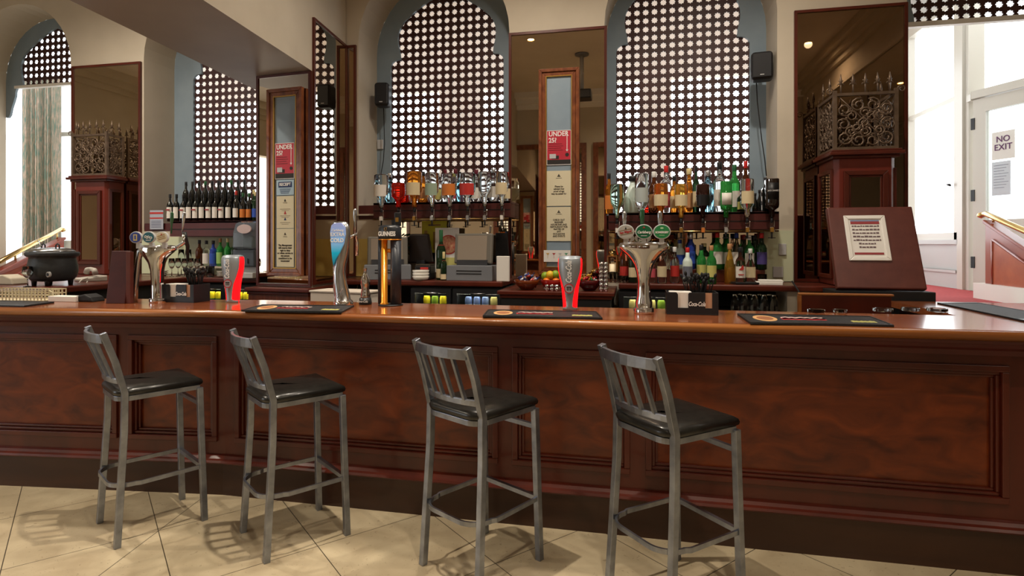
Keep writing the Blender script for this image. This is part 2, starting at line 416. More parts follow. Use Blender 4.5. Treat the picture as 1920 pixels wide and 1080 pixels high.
t = on_door(.20, .38, .98, 1.32, mat('pale_blue_paper', (206, 214, 222), .7), 'paper_notice', 'pale blue printed notice below the NO EXIT sheet on the glazed door', 'notice')
b = MB()
for k in range(9): b.box(-.07, .07 - .02 * (k % 3), -.002, 0, .13 - k * .028, .134 - k * .028)
b.build('printed_lines', mat('grey_ink', (120, 124, 140), .7), t)
# light outdoors ground to catch daylight
struct(MB().box(-14, 12, 8.8, 30, .5, .6).build('ground_outside', mat('pale_paving', (214, 214, 210), .8)))
# ------------------------------------------------------------------ lamps in the ceiling
def downlight(x, y, energy, label, ang=150, size=.06, blend=.9, col=(1, .87, .70)):
    t = thing('ceiling_downlight', label, 'light fitting', (x, y, CZ), group='recessed ceiling downlights')
    MB().lathe([(.055, -.012), (.055, 0), (.045, 0), (.045, -.012)], 20, cap=False).build('trim_ring', BRASS, t)
    MB().lathe([(.001, -.006), (.043, -.006)], 16, cap=False).build('bulb', mat('lit_bulb', (255, 220, 170), .4, emit=(255, 214, 150), es=30), t)
    l = bpy.data.lights.new('downlight_lamp', 'SPOT'); l.energy = energy; l.spot_size = radians(ang); l.spot_blend = blend
    l.shadow_soft_size = size; l.color = col
    lo = bpy.data.objects.new('downlight_lamp', l); COL.objects.link(lo); lo.parent = t; lo.location = (0, 0, -.03)
    return t
dls = [(-1.35, 2.35, 270, 'the nearest to the bar stools, left of centre', .03), (2.3, 1.45, 55, 'on the right, seen in the dark right mirror', .05), (-4.8, 2.1, 170, 'in front of the bar at the left end', .05),
       (-5.0, -.8, 120, 'in the left part of the room', .05), (-5.0, -3.6, 100, 'near the rear wall at left', .05), (4.4, -1.0, 80, 'beyond the right beam', .05), (.4, .8, 130, 'above the camera before the centre wall', .05)]
for x, y, e, d, sz in dls: downlight(x, y, e, 'small round recessed ceiling downlight ' + d, size=sz, ang=92 if x == -1.35 else 150)
for x, y, e, d in ((-1.0, 3.7, 120, 'behind the bar before the left keyhole window'), (.7, 3.6, 150, 'behind the bar before the right keyhole window'), (-4.6, 3.5, 230, 'behind the bar above the wine bottles')):
    downlight(x, y, e, 'small round recessed ceiling downlight ' + d, col=(1, .88, .74), ang=168)
# ------------------------------------------------------------------ wall just behind the camera with its mirrors (seen as reflections)
struct(MB().box(-3.3, 2.75, -.8, -.5, 0, CZ).build('wall_centre', CREAM))
b = MB()
for k, (w, z0, z1) in enumerate(((.05, CZ - .28, CZ - .2), (.11, CZ - .2, CZ - .1), (.2, CZ - .1, CZ))): b.box(-3.3 - w, 2.75, -.5, -.5 + w, z0, z1); b.box(-3.3 - w, -3.3, -.8, -.5, z0, z1)
struct(b.build('trim_19', WHITE))
for k, (x0, x1, y, d) in enumerate(((-2.55, -.84, -.5, 'wide one opposite the tills'), (-.72, .95, -.5, 'wide one opposite the right keyhole lattice'), (-7.2, -6.2, -5.5, 'narrow one at the far left'))):
    t = thing('wall_mirror', 'wood-framed mirror on the wall facing the bar, ' + d, 'mirror', ((x0 + x1) / 2, y, 0), pi)
    w = (x1 - x0) / 2
    MB().frame(-w, w, .9, 3.28, .09, -.05, 0).build('frame', FRAMEW, t)
    MB().box(-w + .08, w - .08, -.02, -.005, .98, 3.2).build('mirror_glass', BRONZE, t)
t = thing('ceiling_projector', 'small dark projector on a grey pole under the ceiling, seen in the central mirror', 'projector', (-.74, 1.6, CZ))
MB().lathe([(.10, -.02), (.10, 0), (.03, -.04)], 20).build('ceiling_plate', GREY, t); MB().tube([(0, 0, -.03), (0, 0, -.52)], .03, 10).build('pole', LGREY, t)
MB().box(-.16, .14, -.12, .12, -.66, -.53).build('casing', BLACK, t, bevel=.015)
b = MB(); b.T = Matrix.Rotation(pi / 2, 4, 'X'); b.lathe([(.04, .12), (.035, .14), (.001, .135)], 16, c=(.05, -.59, 0)); b.build('lens', GREY, t)
# ================================================================== BAR COUNTER
KX, KY = -2.37, 3.02; WA = radians(6.5)
wd = Vector((-cos(WA), -sin(WA))); wn = Vector((-sin(WA), cos(WA)))      # along the left wing; into the bar
def wpt(s, off): return (KX + wd.x * s + wn.x * off, KY + wd.y * s + wn.y * off)
def wing_s(px):      # distance along the wing where the ray of a pixel meets its face
    r = ratio(px); return (r * KY - KX) / (wd.x - r * wd.y)
WL = 2.5
def mitre(off):       # front line of the bar moved by off towards the back
    return (KX + (-math.tan(WA / 2)) * off, KY + off)
bar = thing('bar_counter', 'long mahogany bar counter with burl panels and polished wooden top', 'bar counter', (0, 0, 0))
CT = 1.10
def bar_path(off, x1=2.30): return [wpt(WL, off), mitre(off), (x1 - off, KY + off), (x1 - off, 4.25)]
def sweep(b, prof, x1=2.30):
    # prof: closed list of (offset, z)
    rings = []
    paths = [bar_path(o, x1) for o, z in prof]
    for k in range(4): rings.append([b.av((paths[j][k][0], paths[j][k][1], prof[j][1])) for j in range(len(prof))])
    n = len(prof)
    for A, B in zip(rings, rings[1:]):
        for j in range(n): b.af((A[j], A[(j + 1) % n], B[(j + 1) % n], B[j]))
    b.af(rings[0][::-1]); b.af(rings[-1])
# top
b = MB(); f = bar_path(-.13)
poly = [f[0], f[1], f[2], (2.30 + .13, 4.25), (1.645, 4.25), (1.645, 3.45), mitre(.43), wpt(WL, .43)]
b.prism(poly, 'z', CT - .04, CT); b.build('countertop', TOPW, bar)
b = MB(); b.smooth = True
sweep(b, [(-.13, CT - .001), (-.145, CT - .004), (-.156, CT - .012), (-.16, CT - .024), (-.156, CT - .036), (-.145, CT - .044), (-.13, CT - .046)])
b.build('edge_moulding', EDGEW, bar)
b = MB(); sweep(b, [(-.13, CT - .047), (-.12, CT - .062), (-.10, CT - .066), (-.085, CT - .085), (-.055, CT - .10), (-.04, CT - .125), (0, CT - .125), (0, CT - .047)])
b.build('cornice_moulding', WOODD, bar)
def rail(b, s0, s1, z0, z1, o0, o1, wing):
    if wing:
        P = [wpt(s0, o0), wpt(s1, o0), wpt(s1, o1), wpt(s0, o1)]
        b.prism(P, 'z', z0, z1)
    else: b.box(s0, s1, KY + o0, KY + o1, z0, z1)
PANELS = [(0, -2.29, -.724), (0, -.622, -.034), (0, .067, 1.634), (1, wing_s(405), wing_s(245)), (1, wing_s(218), WL - .05)]
PZ0, PZ1 = .315, .915
b = MB()
def bands(b, wing, edges, end0, end1):
    rail(b, end0, end1, .2, PZ0, 0, .05, wing); rail(b, end0, end1, PZ1, CT - .05, 0, .05, wing)
    x = end0
    for a0, a1 in edges: rail(b, x, a0, PZ0, PZ1, 0, .05, wing); x = a1
    rail(b, x, end1, PZ0, PZ1, 0, .05, wing)
bands(b, 0, [(p[1], p[2]) for p in PANELS if not p[0]], KX, 2.30)
bands(b, 1, [(p[1], p[2]) for p in PANELS if p[0]], 0.0, WL)
b.box(2.25, 2.30, KY + .05, 4.25, 0, CT - .05)
b.box(1.70, 2.25, 4.20, 4.25, 0, CT - .05); b.box(1.70, 1.74, 3.45, 4.2, 0, CT - .05)
b.build('carcass', WOOD, bar)
b = MB(); b.prism([wpt(WL, .38), mitre(.38), (1.70, KY + .38), (1.70, KY + .41), mitre(.41), wpt(WL, .41)], 'z', 0, CT - .05); b.build('back_panel', WOODD, bar)
for wing, a0, a1 in PANELS:
    b = MB(); rail(b, a0, a1, PZ0, PZ1, .035, .045, wing); b.build('panel', BURL, bar)
    b = MB(); n = 0
    for w0, w1, o in ((-.012, .018, -.014), (.018, .034, .004), (.034, .048, .018)):
        z0, z1 = PZ0 + w0, PZ1 - w0; e = w1 - w0
        rail(b, a0 + w0, a1 - w0, z1 - e, z1, o, .036, wing); rail(b, a0 + w0, a1 - w0, z0, z0 + e, o, .036, wing)
        rail(b, a0 + w0, a0 + w1, z0 + e, z1 - e, o, .036, wing); rail(b, a1 - w1, a1 - w0, z0 + e, z1 - e, o, .036, wing)
    b.build('panel_moulding', WOOD, bar, bevel=.004)
b = MB(); sweep(b, [(-.03, 0), (-.03, .185), (.04, .185), (.04, 0)]); b.build('skirting', SKIRT, bar)
b = MB(); sweep(b, [(-.045, .186), (-.052, .195), (-.045, .206), (-.03, .212), (-.02, .226), (0.0, .23), (.0, .186)]); b.build('plinth_moulding', WOOD, bar)
# ================================================================== BAR STOOLS
def make_stool():
    t = thing('bar_stool', '', 'bar stool', (0, 0, 0), group='metal bar stools along the front of the bar')
    S = .0145
    legs = {'bl': [(-.185, -.20, 0), (-.172, -.168, .55), (-.170, -.165, .74), (-.170, -.205, .90), (-.168, -.255, 1.045)],
            'br': [(.185, -.20, 0), (.172, -.168, .55), (.170, -.165, .74), (.170, -.205, .90), (.168, -.255, 1.045)],
            'fl': [(-.182, .195, 0), (-.170, .175, .71)], 'fr': [(.182, .195, 0), (.170, .175, .71)]}
    for k, p in legs.items(): MB().tube(p, S, sq=True).build('leg', STEEL, t, bevel=.002)
    def bow(w, y0, d, z, n=9): return [(w * (2 * i / (n - 1) - 1), y0 - d * (1 - (2 * i / (n - 1) - 1) ** 2), z) for i in range(n)]
    def flat(pts, hw, hz):     # upright flat bar along a curve
        b = MB(); R = []
        for i, p in enumerate(pts):
            q0 = Vector(pts[max(i - 1, 0)]); q1 = Vector(pts[min(i + 1, len(pts) - 1)]); d = (q1 - q0).normalized(); s = Vector((-d.y, d.x, 0)).normalized() * hw
            p = Vector(p); R.append([p + s + Vector((0, 0, hz)), p - s + Vector((0, 0, hz)), p - s - Vector((0, 0, hz)), p + s - Vector((0, 0, hz))])
        b.loft(R); b.sm = [False] * len(b.f); return b
    flat(bow(.166, -.252, .035, 1.016), .008, .022).build('top_rail', STEEL, t, bevel=.003)
    flat(bow(.168, -.180, .03, .80), .008, .013).build('lower_rail', STEEL, t, bevel=.003)
    for k in range(4):
        u = -.102 + k * .068; e = 1 - (u / .178) ** 2
        MB().tube([(u * .96, -.180 - .03 * e, .81), (u * .97, -.247 - .035 * e, .998)], .0075, sq=True).build('spindle', STEEL, t)
    # seat outline: straight front, rounded back
    def outline(k, n=8):
        w, f_, bk = .172 * k, .178 * k, -.20 * k; P = [(-w, f_), (w, f_)]
        for (cx, cy, a0) in ((w - .07, bk + .07, 0), (-w + .07, bk + .07, -pi / 2)):
            for i in range(n + 1):
                an = a0 - pi / 2 * i / n; P.append((cx + .07 * cos(an), cy + .07 * sin(an)))
        return P
    o = outline(1.0); b = MB(); R = []
    inner = outline(.9)
    for q, z in ((o, .700), (o, .724), (inner, .724), (inner, .700)): R.append([(p[0], p[1], z) for p in q])
    b.loft(R + [R[0]], cap=False); b.sm = [False] * len(b.f); b.build('seat_frame', STEEL, t, bevel=.002)
    b = MB(); R = []
    for k, z in ((.97, .722), (1.03, .730), (1.045, .742), (1.02, .754), (.93, .764), (.7, .770), (.3, .772)): R.append([(p[0], p[1] + .003, z) for p in outline(k)])
    b.loft(R); b.build('seat', LEATH, t)
    # footrest hoop: U round the back, plus bars
    pts = [(-.180, .185, .29)] + [(-.188, -.10, .29)]
    for i in range(11):
        an = pi + pi / 2 * i / 10; pts.append((-.178 + .10 + .10 * cos(an) - .0, -.12 + .10 * sin(an), .29))
    pts = pts + [(-p[0], p[1], p[2]) for p in pts[::-1]]
    flat(pts, .005, .010).build('footrest', STEEL, t)
    MB().tube([(-.176, .186, .29), (.176, .186, .29)], .010, sq=True).build('stretcher', STEEL, t)
    MB().tube([(-.172, .178, .625), (.172, .178, .625)], .010, sq=True).build('stretcher', STEEL, t)
    return t
STO = [(-2.505, 2.63, 32, 'brushed metal bar stool with black seat, farthest left, in front of the narrow bar panel'),
       (-1.69, 2.67, 38, 'metal bar stool with black seat near the bend in the bar, second from left'),
       (-.69, 2.609, 31, 'brushed metal bar stool with black seat between the long middle panel and the narrow one'),
       (.165, 2.55, 49, 'brushed metal bar stool with black seat, nearest the camera and farthest right')]
st0 = make_stool()
for i, (x, y, a_, l) in enumerate(STO):
    o = st0 if i == 0 else copy_tree(st0)
    o.location = (x, y, 0); o.rotation_euler = (0, 0, -radians(a_)); o['label'] = l
# ================================================================== WALL MIRRORS
def wall_mirror(x0, x1, z0, z1, Y, label, m=BRONZE, w=.022, name='wall_mirror'):
    t = thing(name, label, 'mirror', ((x0 + x1) / 2, Y, z0)); h = z1 - z0; q = (x1 - x0) / 2
    MB().frame(-q, q, 0, h, w, -.024, 0).build('frame', WOOD, t)
    MB().box(-q + w * .8, q - w * .8, -.012, -.002, w * .8, h - w * .8).build('mirror_glass', m, t)
    return t
wall_mirror(-1.078, -.229, 1.13, 3.32, 4.998, 'tall bronze mirror between the two keyhole windows behind the central notice frame')
wall_mirror(1.242, 2.048, 1.175, 3.325, 4.998, 'large dark bronze mirror behind the right ironwork pillar', DMIRR)
wall_mirror(-5.74, -4.89, 1.175, 3.32, 4.998, 'tall bronze mirror behind the left ironwork pillar')
wall_mirror(-2.64, -2.53, 1.175, 3.32, 4.998, 'narrow strip of mirror on the wall beside the pier')
wall_mirror(xat(745, 4.98), xat(958, 4.98), 1.30, 1.695, 4.998, 'low mirror on the wall behind the tills, under the left bottle shelf', w=.01)
wall_mirror(-.22, xat(1425, 4.98), 1.2, 1.575, 4.998, 'low mirror on the wall under the right bottle shelf', w=.01)
# pier mirrors
v = Vector((BX(4.99) + 2.57, 4.99 - 4.297, 0)); 
t = thing('wall_mirror', 'tall narrow mirror on the right side of the pier', 'mirror', (-2.568, 4.297, 1.14), math.atan2(v.y, v.x))
MB().frame(0, v.length - .01, 0, 2.18, .022, -.02, 0).build('frame', WOOD, t)
MB().box(.018, v.length - .03, -.012, -.002, .02, 2.16).build('mirror_glass', BRONZE, t)
v = Vector((-2.57 + 3.105, 4.297 - 4.35, 0)); pang = math.atan2(v.y, v.x)
t = thing('wall_mirror', 'mirror covering the front of the pier, behind the left notice frame', 'mirror', (-3.105, 4.349, 1.125), pang)
MB().frame(0, v.length, 0, 1.755, .022, -.02, 0).build('frame', WOOD, t)
MB().box(.018, v.length - .018, -.012, -.002, .018, 1.737).build('mirror_glass', BRONZE, t)
# ================================================================== NOTICE FRAMES
def boat(b, x, z, s):     # small sailing-boat emblem
    b.prism([(x - s, z - .3 * s), (x + s, z - .3 * s), (x + .7 * s, z - .6 * s), (x - .7 * s, z - .6 * s)], 'y', -.002, 0)
    b.prism([(x, z - .2 * s), (x, z + 1.1 * s), (x - .7 * s, z - .2 * s)], 'y', -.002, 0)
    b.prism([(x + .1 * s, z - .2 * s), (x + .1 * s, z + .8 * s), (x + .6 * s, z - .2 * s)], 'y', -.002, 0)
def notice_frame(loc, rz, w, h, label, tuned):
    t = thing('notice_frame', label, 'picture frame', loc, rz)
    MB().frame(-w / 2, w / 2, 0, h, .028, -.035, 0).frame(-w / 2 + .028, w / 2 - .028, .028, h - .028, .034, -.024, 0).build('frame', FRAMEW, t, bevel=.004)
    MB().frame(-w / 2 + .060, w / 2 - .060, .060, h - .060, .008, -.026, 0).build('gilt_slip', GOLD, t)
    MB().box(-w / 2 + .06, w / 2 - .06, -.012, -.001, .06, h - .06).build('backing', BLUE, t)
    return t
def under25(parent_loc, rz, w, h, label):
    t = thing('age_check_poster', label, 'poster', parent_loc, rz)
    MB().box(-w / 2, w / 2, 0, .002, 0, h).build('sheet', REDP, t)
    MB().frame(-w / 2, w / 2, 0, h, .004, -.001, 0).box(w * .32, w * .345, -.001, 0, h * .42, h * .97).prism([(w * .28, h * .44), (w * .385, h * .44), (w * .332, h * .38)], 'y', -.001, 0).build('white_line', WINK, t)
    text('UNDER\n25?', w * .27, WINK, t, (-w * .42, -.001, h * .80), align='LEFT', bold=.0012, sx=.9)
    b = MB()
    for k, q in enumerate((.55, .6, .52, .58)): b.box(-w * .42, -w * .42 + w * q, -.001, 0, h * (.60 - k * .06), h * (.615 - k * .06))
    b.build('printed_lines', mat('dark_red_ink', (110, 20, 34), .6), t)
    b = MB(); b.box(-w / 2 + .004, w / 2 - .004, -.001, 0, .004, h * .15); b.box(-w * .30, w * .0, -.0015, 0, h * .17, h * .27)
    b.lathe([(.001, 0), (w * .09, 0)], 14, cap=False) if 0 else None
    b.prism([(w * .335 + w * .075 * cos(a_ * pi / 6), h * .29 + w * .075 * sin(a_ * pi / 6)) for a_ in range(12)], 'y', -.0018, 0)
    b.build('dark_print', INK, t)
    MB().box(-w * .38, -w * .12, -.0022, -.0016, h * .19, h * .32).build('card_picture', LGREY, t)
    return t
def letter(loc, rz, w, h, label, lines, cap=True, m=CPAPER, size=.017, lead=None, zt=None):
    t = thing('paper_notice', label, 'notice', loc, rz)
    MB().box(-w / 2, w / 2, 0, .002, 0, h).build('sheet', m, t)
    if cap:
        b = MB(); boat(b, 0, h * .86, w * .07); b.box(-w * .12, w * .12, -.001, 0, h * .785, h * .795); b.build('boat_emblem', INK, t)
    if lines: text(lines, size, INK, t, (0, -.001, h * .40 if zt is None else zt), bold=.0003, sx=.85)
    return t
# left frame on the pier
rx = lambda px: xat(px, 4.3)
LFW = .345; LFc = ((rx(500) + rx(576)) / 2, 4.30); LFz0 = zat(538, 517, 4.3); LFz1 = zat(538, 167, 4.3)
LFY = 4.349 + (LFc[0] + 3.105) * (4.297 - 4.349) / (.535) - .024
t = notice_frame((LFc[0], LFY, LFz0), pang, LFW, LFz1 - LFz0, 'tall narrow wood frame on the pier holding a blue board with notices', None)
def lf(py): return zat(536, py, 4.3)
iw = LFW - .15
fy = LFY - .018
under25((LFc[0] - .005, fy, lf(336)), pang, iw - .005, lf(269) - lf(336), 'red UNDER 25? poster in the left notice frame, on the pier')
t = thing('receipt_notice', 'pale blue RECEIPT notice beneath the red poster on the pier', 'notice', (LFc[0], fy, lf(366)), pang)
MB().box(-.085, .085, 0, .002, 0, lf(338) - lf(366)).build('sheet', mat('pale_sky_paper', (170, 196, 212), .7), t)
MB().box(-.066, .066, -.001, 0, .062, .108).build('navy_band', mat('navy', (28, 50, 96), .6), t)
text('RECEIPT', .034, WINK, t, (0, -.0016, .086), bold=.0008, sx=.9)
b = MB()
for k in range(4): b.box(-.055 + .004 * k, .055 - .006 * k, -.001, 0, .046 - k * .011, .05 - k * .011)
b.build('printed_lines', mat('navy', (28, 50, 96), .6), t)
b = letter((LFc[0], fy, lf(428)), pang, .168, lf(368) - lf(428), 'cream notice with three small emblems in the left notice frame', None)
q = MB()
for k, z in enumerate((.155, .10, .045)): q.box(-.05, .05, -.001, 0, z, z + .004); q.box(-.035, .035, -.001, 0, z - .012, z - .009)
q.build('printed_lines', mat('faint_ink', (150, 140, 120), .7), b)
MB().prism([(0, .145), (.012, .115), (-.012, .115)], 'y', -.001, 0).build('red_emblem', RINK, b)
MB().prism([(0, .09), (.012, .065), (-.012, .065)], 'y', -.001, 0).build('blue_emblem', mat('navy', (28, 50, 96), .6), b)
h_ = lf(429) - lf(500)
letter((LFc[0], fy, lf(500)), pang, .168, h_, 'cream management notice at the bottom of the left notice frame', 'The Management\nwill reserve their\nright to deny\nor refuse service to\nany person\nconsidered to be\nintoxicated', size=.0225, zt=h_ * .36)
# centre frame on the mirror
CFx0, CFx1 = xat(1010, 4.95), xat(1086, 4.95); CFz0, CFz1 = 1.21, zat(1048, 128, 4.95); cfw = CFx1 - CFx0; cfx = (CFx0 + CFx1) / 2
notice_frame((cfx, 4.974, CFz0), 0, cfw, CFz1 - CFz0, 'tall narrow wood frame hung on the central mirror holding a blue board with notices', None)
fy = 4.956
def cf(py): return zat(1048, py, 4.95)
w_ = cfw - .138
under25((cfx, fy, cf(309)), 0, w_, cf(244) - cf(309), 'red UNDER 25? poster in the frame on the central mirror')
h_ = cf(320) - cf(386)
letter((cfx, fy, cf(386)), 0, w_, h_, 'cream notice with a glare streak, upper of two in the central frame', 'Please be\nadvised that\nproof of age\nmay be asked for', size=.022, zt=h_ * .45)
h_ = cf(388) - cf(452)
letter((cfx, fy, cf(452)), 0, w_, h_, 'cream notice in capitals, lower of two in the central frame', 'CHECK OUT\nMARINER\nHOUSE BAR AND\nRESTAURANT FOR\nPARTIES OF\nANY\nOCCASIONS\nAND EVENTS', size=.021, zt=h_ * .38)
t = thing('cocktail_card', 'small white card with drawn cocktail glasses below the central frame', 'card', (xat(1044, 4.93), 4.945, cf(491)))
MB().box(-.115, .115, 0, .003, 0, .10).build('sheet', PAPER, t)
for k, c in enumerate(((200, 160, 80), (170, 40, 40), (190, 190, 190), (60, 150, 110))):
    x = -.08 + k * .053
    MB().prism([(x - .015, .075), (x + .015, .075), (x, .058)], 'y', -.001, 0).prism([(x - .0012, .03), (x + .0012, .03), (x + .0012, .06), (x - .0012, .06)], 'y', -.001, 0).build('cocktail_drawing', mat('cocktail_%d' % k, c, .6), t)
# ================================================================== PILLARS WITH IRONWORK CAGES
def spiral(b, cx, cz, r, a0, turns, y, sgn=1, th=.0062):
    n = 14; b.tube([(cx + r * (1 - .72 * i / n) * cos(a0 + sgn * turns * 2 * pi * i / n), y, cz + r * (1 - .72 * i / n) * sin(a0 + sgn * turns * 2 * pi * i / n)) for i in range(n + 1)], th, n=5)
def scrollwork(w, h):
    b = MB(); r = .052
    ring = [(-.36, .72), (-.12, .80), (.14, .80), (.37, .72), (-.38, .45), (.38, .45), (-.36, .2), (-.12, .15), (.13, .15), (.37, .2), (-.02, .47), (.12, .58), (-.14, .38), (.24, .60), (-.24, .60), (.25, .33), (-.25, .32), (0, .66), (0, .30)]
    for k, (u, v) in enumerate(ring):
        spiral(b, u * w, v * h, r * (1 if k < 10 else .8), k * 1.1, 1.5, 0, 1 if k % 2 else -1)
        for q in range(3):
            an = k + q * 2.1; x, z = u * w + .035 * cos(an), v * h + .035 * sin(an)
            b.ball((x, 0, z), .010, 1, .5, 1, 6)
    b.tube([(-.48 * w, 0, .02 * h), (-.2 * w, 0, .3 * h), (0, 0, .5 * h), (.2 * w, 0, .7 * h), (.48 * w, 0, .98 * h)], .004, 5)
    b.tube([(.48 * w, 0, .02 * h), (.2 * w, 0, .3 * h), (0, 0, .5 * h), (-.2 * w, 0, .7 * h), (-.48 * w, 0, .98 * h)], .004, 5)
    return b
def finial(z):
    b = MB(); b.tube([(0, 0, 0), (0, 0, z * .6)], .005, 5); b.lathe([(.001, z * .35), (.011, z * .55), (.009, z * .68), (.002, z)], 6)
    b.tube([(-.022, 0, z * .42), (-.016, 0, z * .5), (0, 0, z * .45), (.016, 0, z * .5), (.022, 0, z * .42)], .004, 5)
    b.tube([(-.016, 0, z * .66), (0, 0, z * .6), (.016, 0, z * .66)], .0035, 5)
    return b
PILW = mottle('pillar_mahogany', (92, 32, 22), (116, 44, 32), 4, (1, 1, .25), .36, coat=.2)
IRON = mottle('bronze_iron_light', (92, 76, 62), (118, 100, 84), 20, rough=.42, metal=.5)
def pillar(x0, x1, yf, label, mir_x):
    w = x1 - x0; d = 4.972 - yf; cx = (x0 + x1) / 2
    t = thing('ironwork_pillar', label, 'pillar', (cx, yf, 1.175)); q = w / 2; Z = lambda z: z - 1.175
    b = MB(); ch = .04
    # body with a framed opening in the front and one in each side
    b.prism([(-q, .03), (-q + .03, 0), (q - .03, 0), (q, .03), (q, d), (-q, d)], 'z', 0, Z(2.09)); b.build('body', PILW, t, bevel=.003)
    b = MB().frame(-q * .72, q * .72, Z(1.27), Z(2.0), .035, -.022, .002).frame(-q * .72 + .035, q * .72 - .035, Z(1.305), Z(1.965), .014, -.012, .002); b.build('panel_moulding', WOOD, t, bevel=.004)
    MB().box(-q * .72 + .045, q * .72 - .045, -.006, .001, Z(1.315), Z(1.955)).build('mirror_panel', DMIRR, t)
    for s in (-1, 1):
        b = MB(); b.T = Matrix.Translation((s * (q + .001), d / 2, 0)) @ Matrix.Rotation(s * pi / 2, 4, 'Z')
        b.frame(-d * .42, d * .42, Z(1.22), Z(2.02), .03, -.016, .002); b.build('panel_moulding', WOOD, t, bevel=.003)
        b = MB(); b.T = Matrix.Translation((s * (q + .001), d / 2, 0)) @ Matrix.Rotation(s * pi / 2, 4, 'Z')
        b.box(-d * .42 + .02, d * .42 - .02, -.006, .001, Z(1.24), Z(2.0)); b.build('mirror_panel', DMIRR, t)
    MB().box(-q - .02, q + .02, -.02, d, Z(2.09), Z(2.11)).box(-q - .045, q + .045, -.045, d, Z(2.11), Z(2.135)).box(-q - .03, q + .03, -.03, d, Z(2.135), Z(2.15)).build('cornice', WOOD, t, bevel=.005)
    z0, z1 = Z(2.15), Z(2.56); cw = w - .0
    cq = q
    b = MB()
    for s in (-1, 1):
        b.box(s * cq - .012, s * cq + .012, -.012, .012, z0, z1 + .02); b.box(s * cq - .012, s * cq + .012, d - .03, d - .006, z0, z1)
        for z in (z0, z1 - .02): b.box(s * cq - .01, s * cq + .01, .012, d - .03, z, z + .02)
    for z in (z0, z1 - .02): b.box(-cq + .012, cq - .012, -.012, .012, z, z + .02)
    b.build('cage_frame', IRON, t)
    sw = scrollwork(w - .03, z1 - z0 - .02).build('scrollwork', IRON, t, loc=(0, 0, z0 + .01))
    for s in (-1, 1):
        b = scrollwork(d - .05, z1 - z0 - .02); b.build('scrollwork', IRON, t, loc=(s * cq, d / 2 - .01, z0 + .01), rz=pi / 2)
    for k in range(5): finial(.14).build('finial', IRON, t, loc=(-cq + w * (k + .5) / 5, 0, z1))
    for s in (-1, 1):
        for k in range(2): finial(.14).build('finial', IRON, t, loc=(s * cq, d * (k + .7) / 2.4, z1), rz=pi / 2)
        b = MB(); spiral(b, s * (cq + .035), z1 + .015, .028, pi if s > 0 else 0, 1.4, 0, -s, .004); b.build('scroll_end', IRON, t)
    return t
pillar(1.418, 1.817, 4.60, 'right mahogany pillar with mirror panel and wrought-iron cage, behind the menu board', 0)
pillar(-5.48, -5.08, 4.773, 'left mahogany pillar with mirror panel and wrought-iron cage, behind the soup kettle', 0)
# ================================================================== SPEAKERS
def speaker(px, py0, py1, wpx, Y, label, cable, yaw):
    x = xat(px, Y); z = zat(px, (py0 + py1) / 2, Y); h = (py1 - py0) * dep(px, Y) / F; w = wpx * dep(px, Y) / F
    t = thing('wall_speaker', label, 'speaker', (x, Y, z), yaw, 'small black loudspeakers on the window surrounds')
    b = MB(); b.box(-w / 2, w / 2, -.07, .07, -h / 2, h / 2); b.build('cabinet', BLACK, t, bevel=.03, seg=4)
    MB().box(-w / 2 + .012, w / 2 - .012, -.078, -.068, -h / 2 + .014, h / 2 - .02).build('grille', mat('speaker_grille', (14, 15, 20), .6), t, bevel=.006)
    MB().box(-.015, .015, -.082, -.077, -h / 2 + .03, -h / 2 + .037).build('badge', LGREY, t)
    MB().tube([(0, .06, 0), (0, 5.40 - Y, 0)], .016).build('bracket', BLACK, t)
    c = [Vector(pY(a_, b_, Y + .10)) for a_, b_ in cable]
    tag(MB().tube(c, .0042, 6).build('speaker_cable', BLACKM), 'thin black cable hanging below the ' + ('left' if px < 900 else 'right') + ' wall speaker', 'cable')
speaker(718, 157, 201, 27, 5.2, 'small black wall speaker beside the left keyhole lattice', [(719, 196), (720, 230), (721, 270), (719, 300), (714, 328)], radians(10))
speaker(1428, 100, 152, 38, 5.1, 'small black wall speaker beside the right keyhole lattice', [(1418, 150), (1420, 190), (1428, 260), (1434, 300), (1437, 330)], radians(-8))
# ================================================================== BACK COUNTER AND SHELVES
BZ = 1.17
def worktop(name, label, boxes, zt, th=.045):
    t = thing(name, label, 'worktop', (0, 0, 0)); b = MB()
    for x0, x1, y0, y1 in boxes: b.box(x0, x1, y0, y1, zt - th, zt)
    b.build('worktop', WOOD, t, bevel=.012, seg=3)
    return t
bt = worktop('back_counter', 'long dark wooden back counter under the bottle shelves right of the plinth', [(-.12, 1.95, 4.55, 4.99)], BZ)
struct(MB().box(1.10, 1.30, 4.60, 4.98, 0, BZ - .046).build('trim_20', CREAM))
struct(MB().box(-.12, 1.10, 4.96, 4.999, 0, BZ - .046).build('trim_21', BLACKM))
bt = worktop('back_counter', 'dark wooden back counter under the tills between pier and plinth', [(-2.50, -1.04, 4.55, 4.99)], BZ)
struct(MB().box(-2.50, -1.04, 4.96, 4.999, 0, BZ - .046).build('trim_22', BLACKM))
bt = worktop('back_counter', 'dark wooden back counter under the wine shelf at left', [(-3.96, -3.19, 4.55, 4.99), (-5.6, -3.96, 4.605, 4.99)], BZ)
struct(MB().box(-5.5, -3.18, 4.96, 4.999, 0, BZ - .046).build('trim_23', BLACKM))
# side return at far left carrying the soup kettle
t = worktop('side_counter', 'grey-topped side counter at far left carrying the soup kettle', [(-5.6, -3.97, 3.28, 4.60)], BZ)
MB().box(-4.9, -4.02, 3.34, 4.55, 0, BZ - .046).build('cupboard', BLACKM, t)
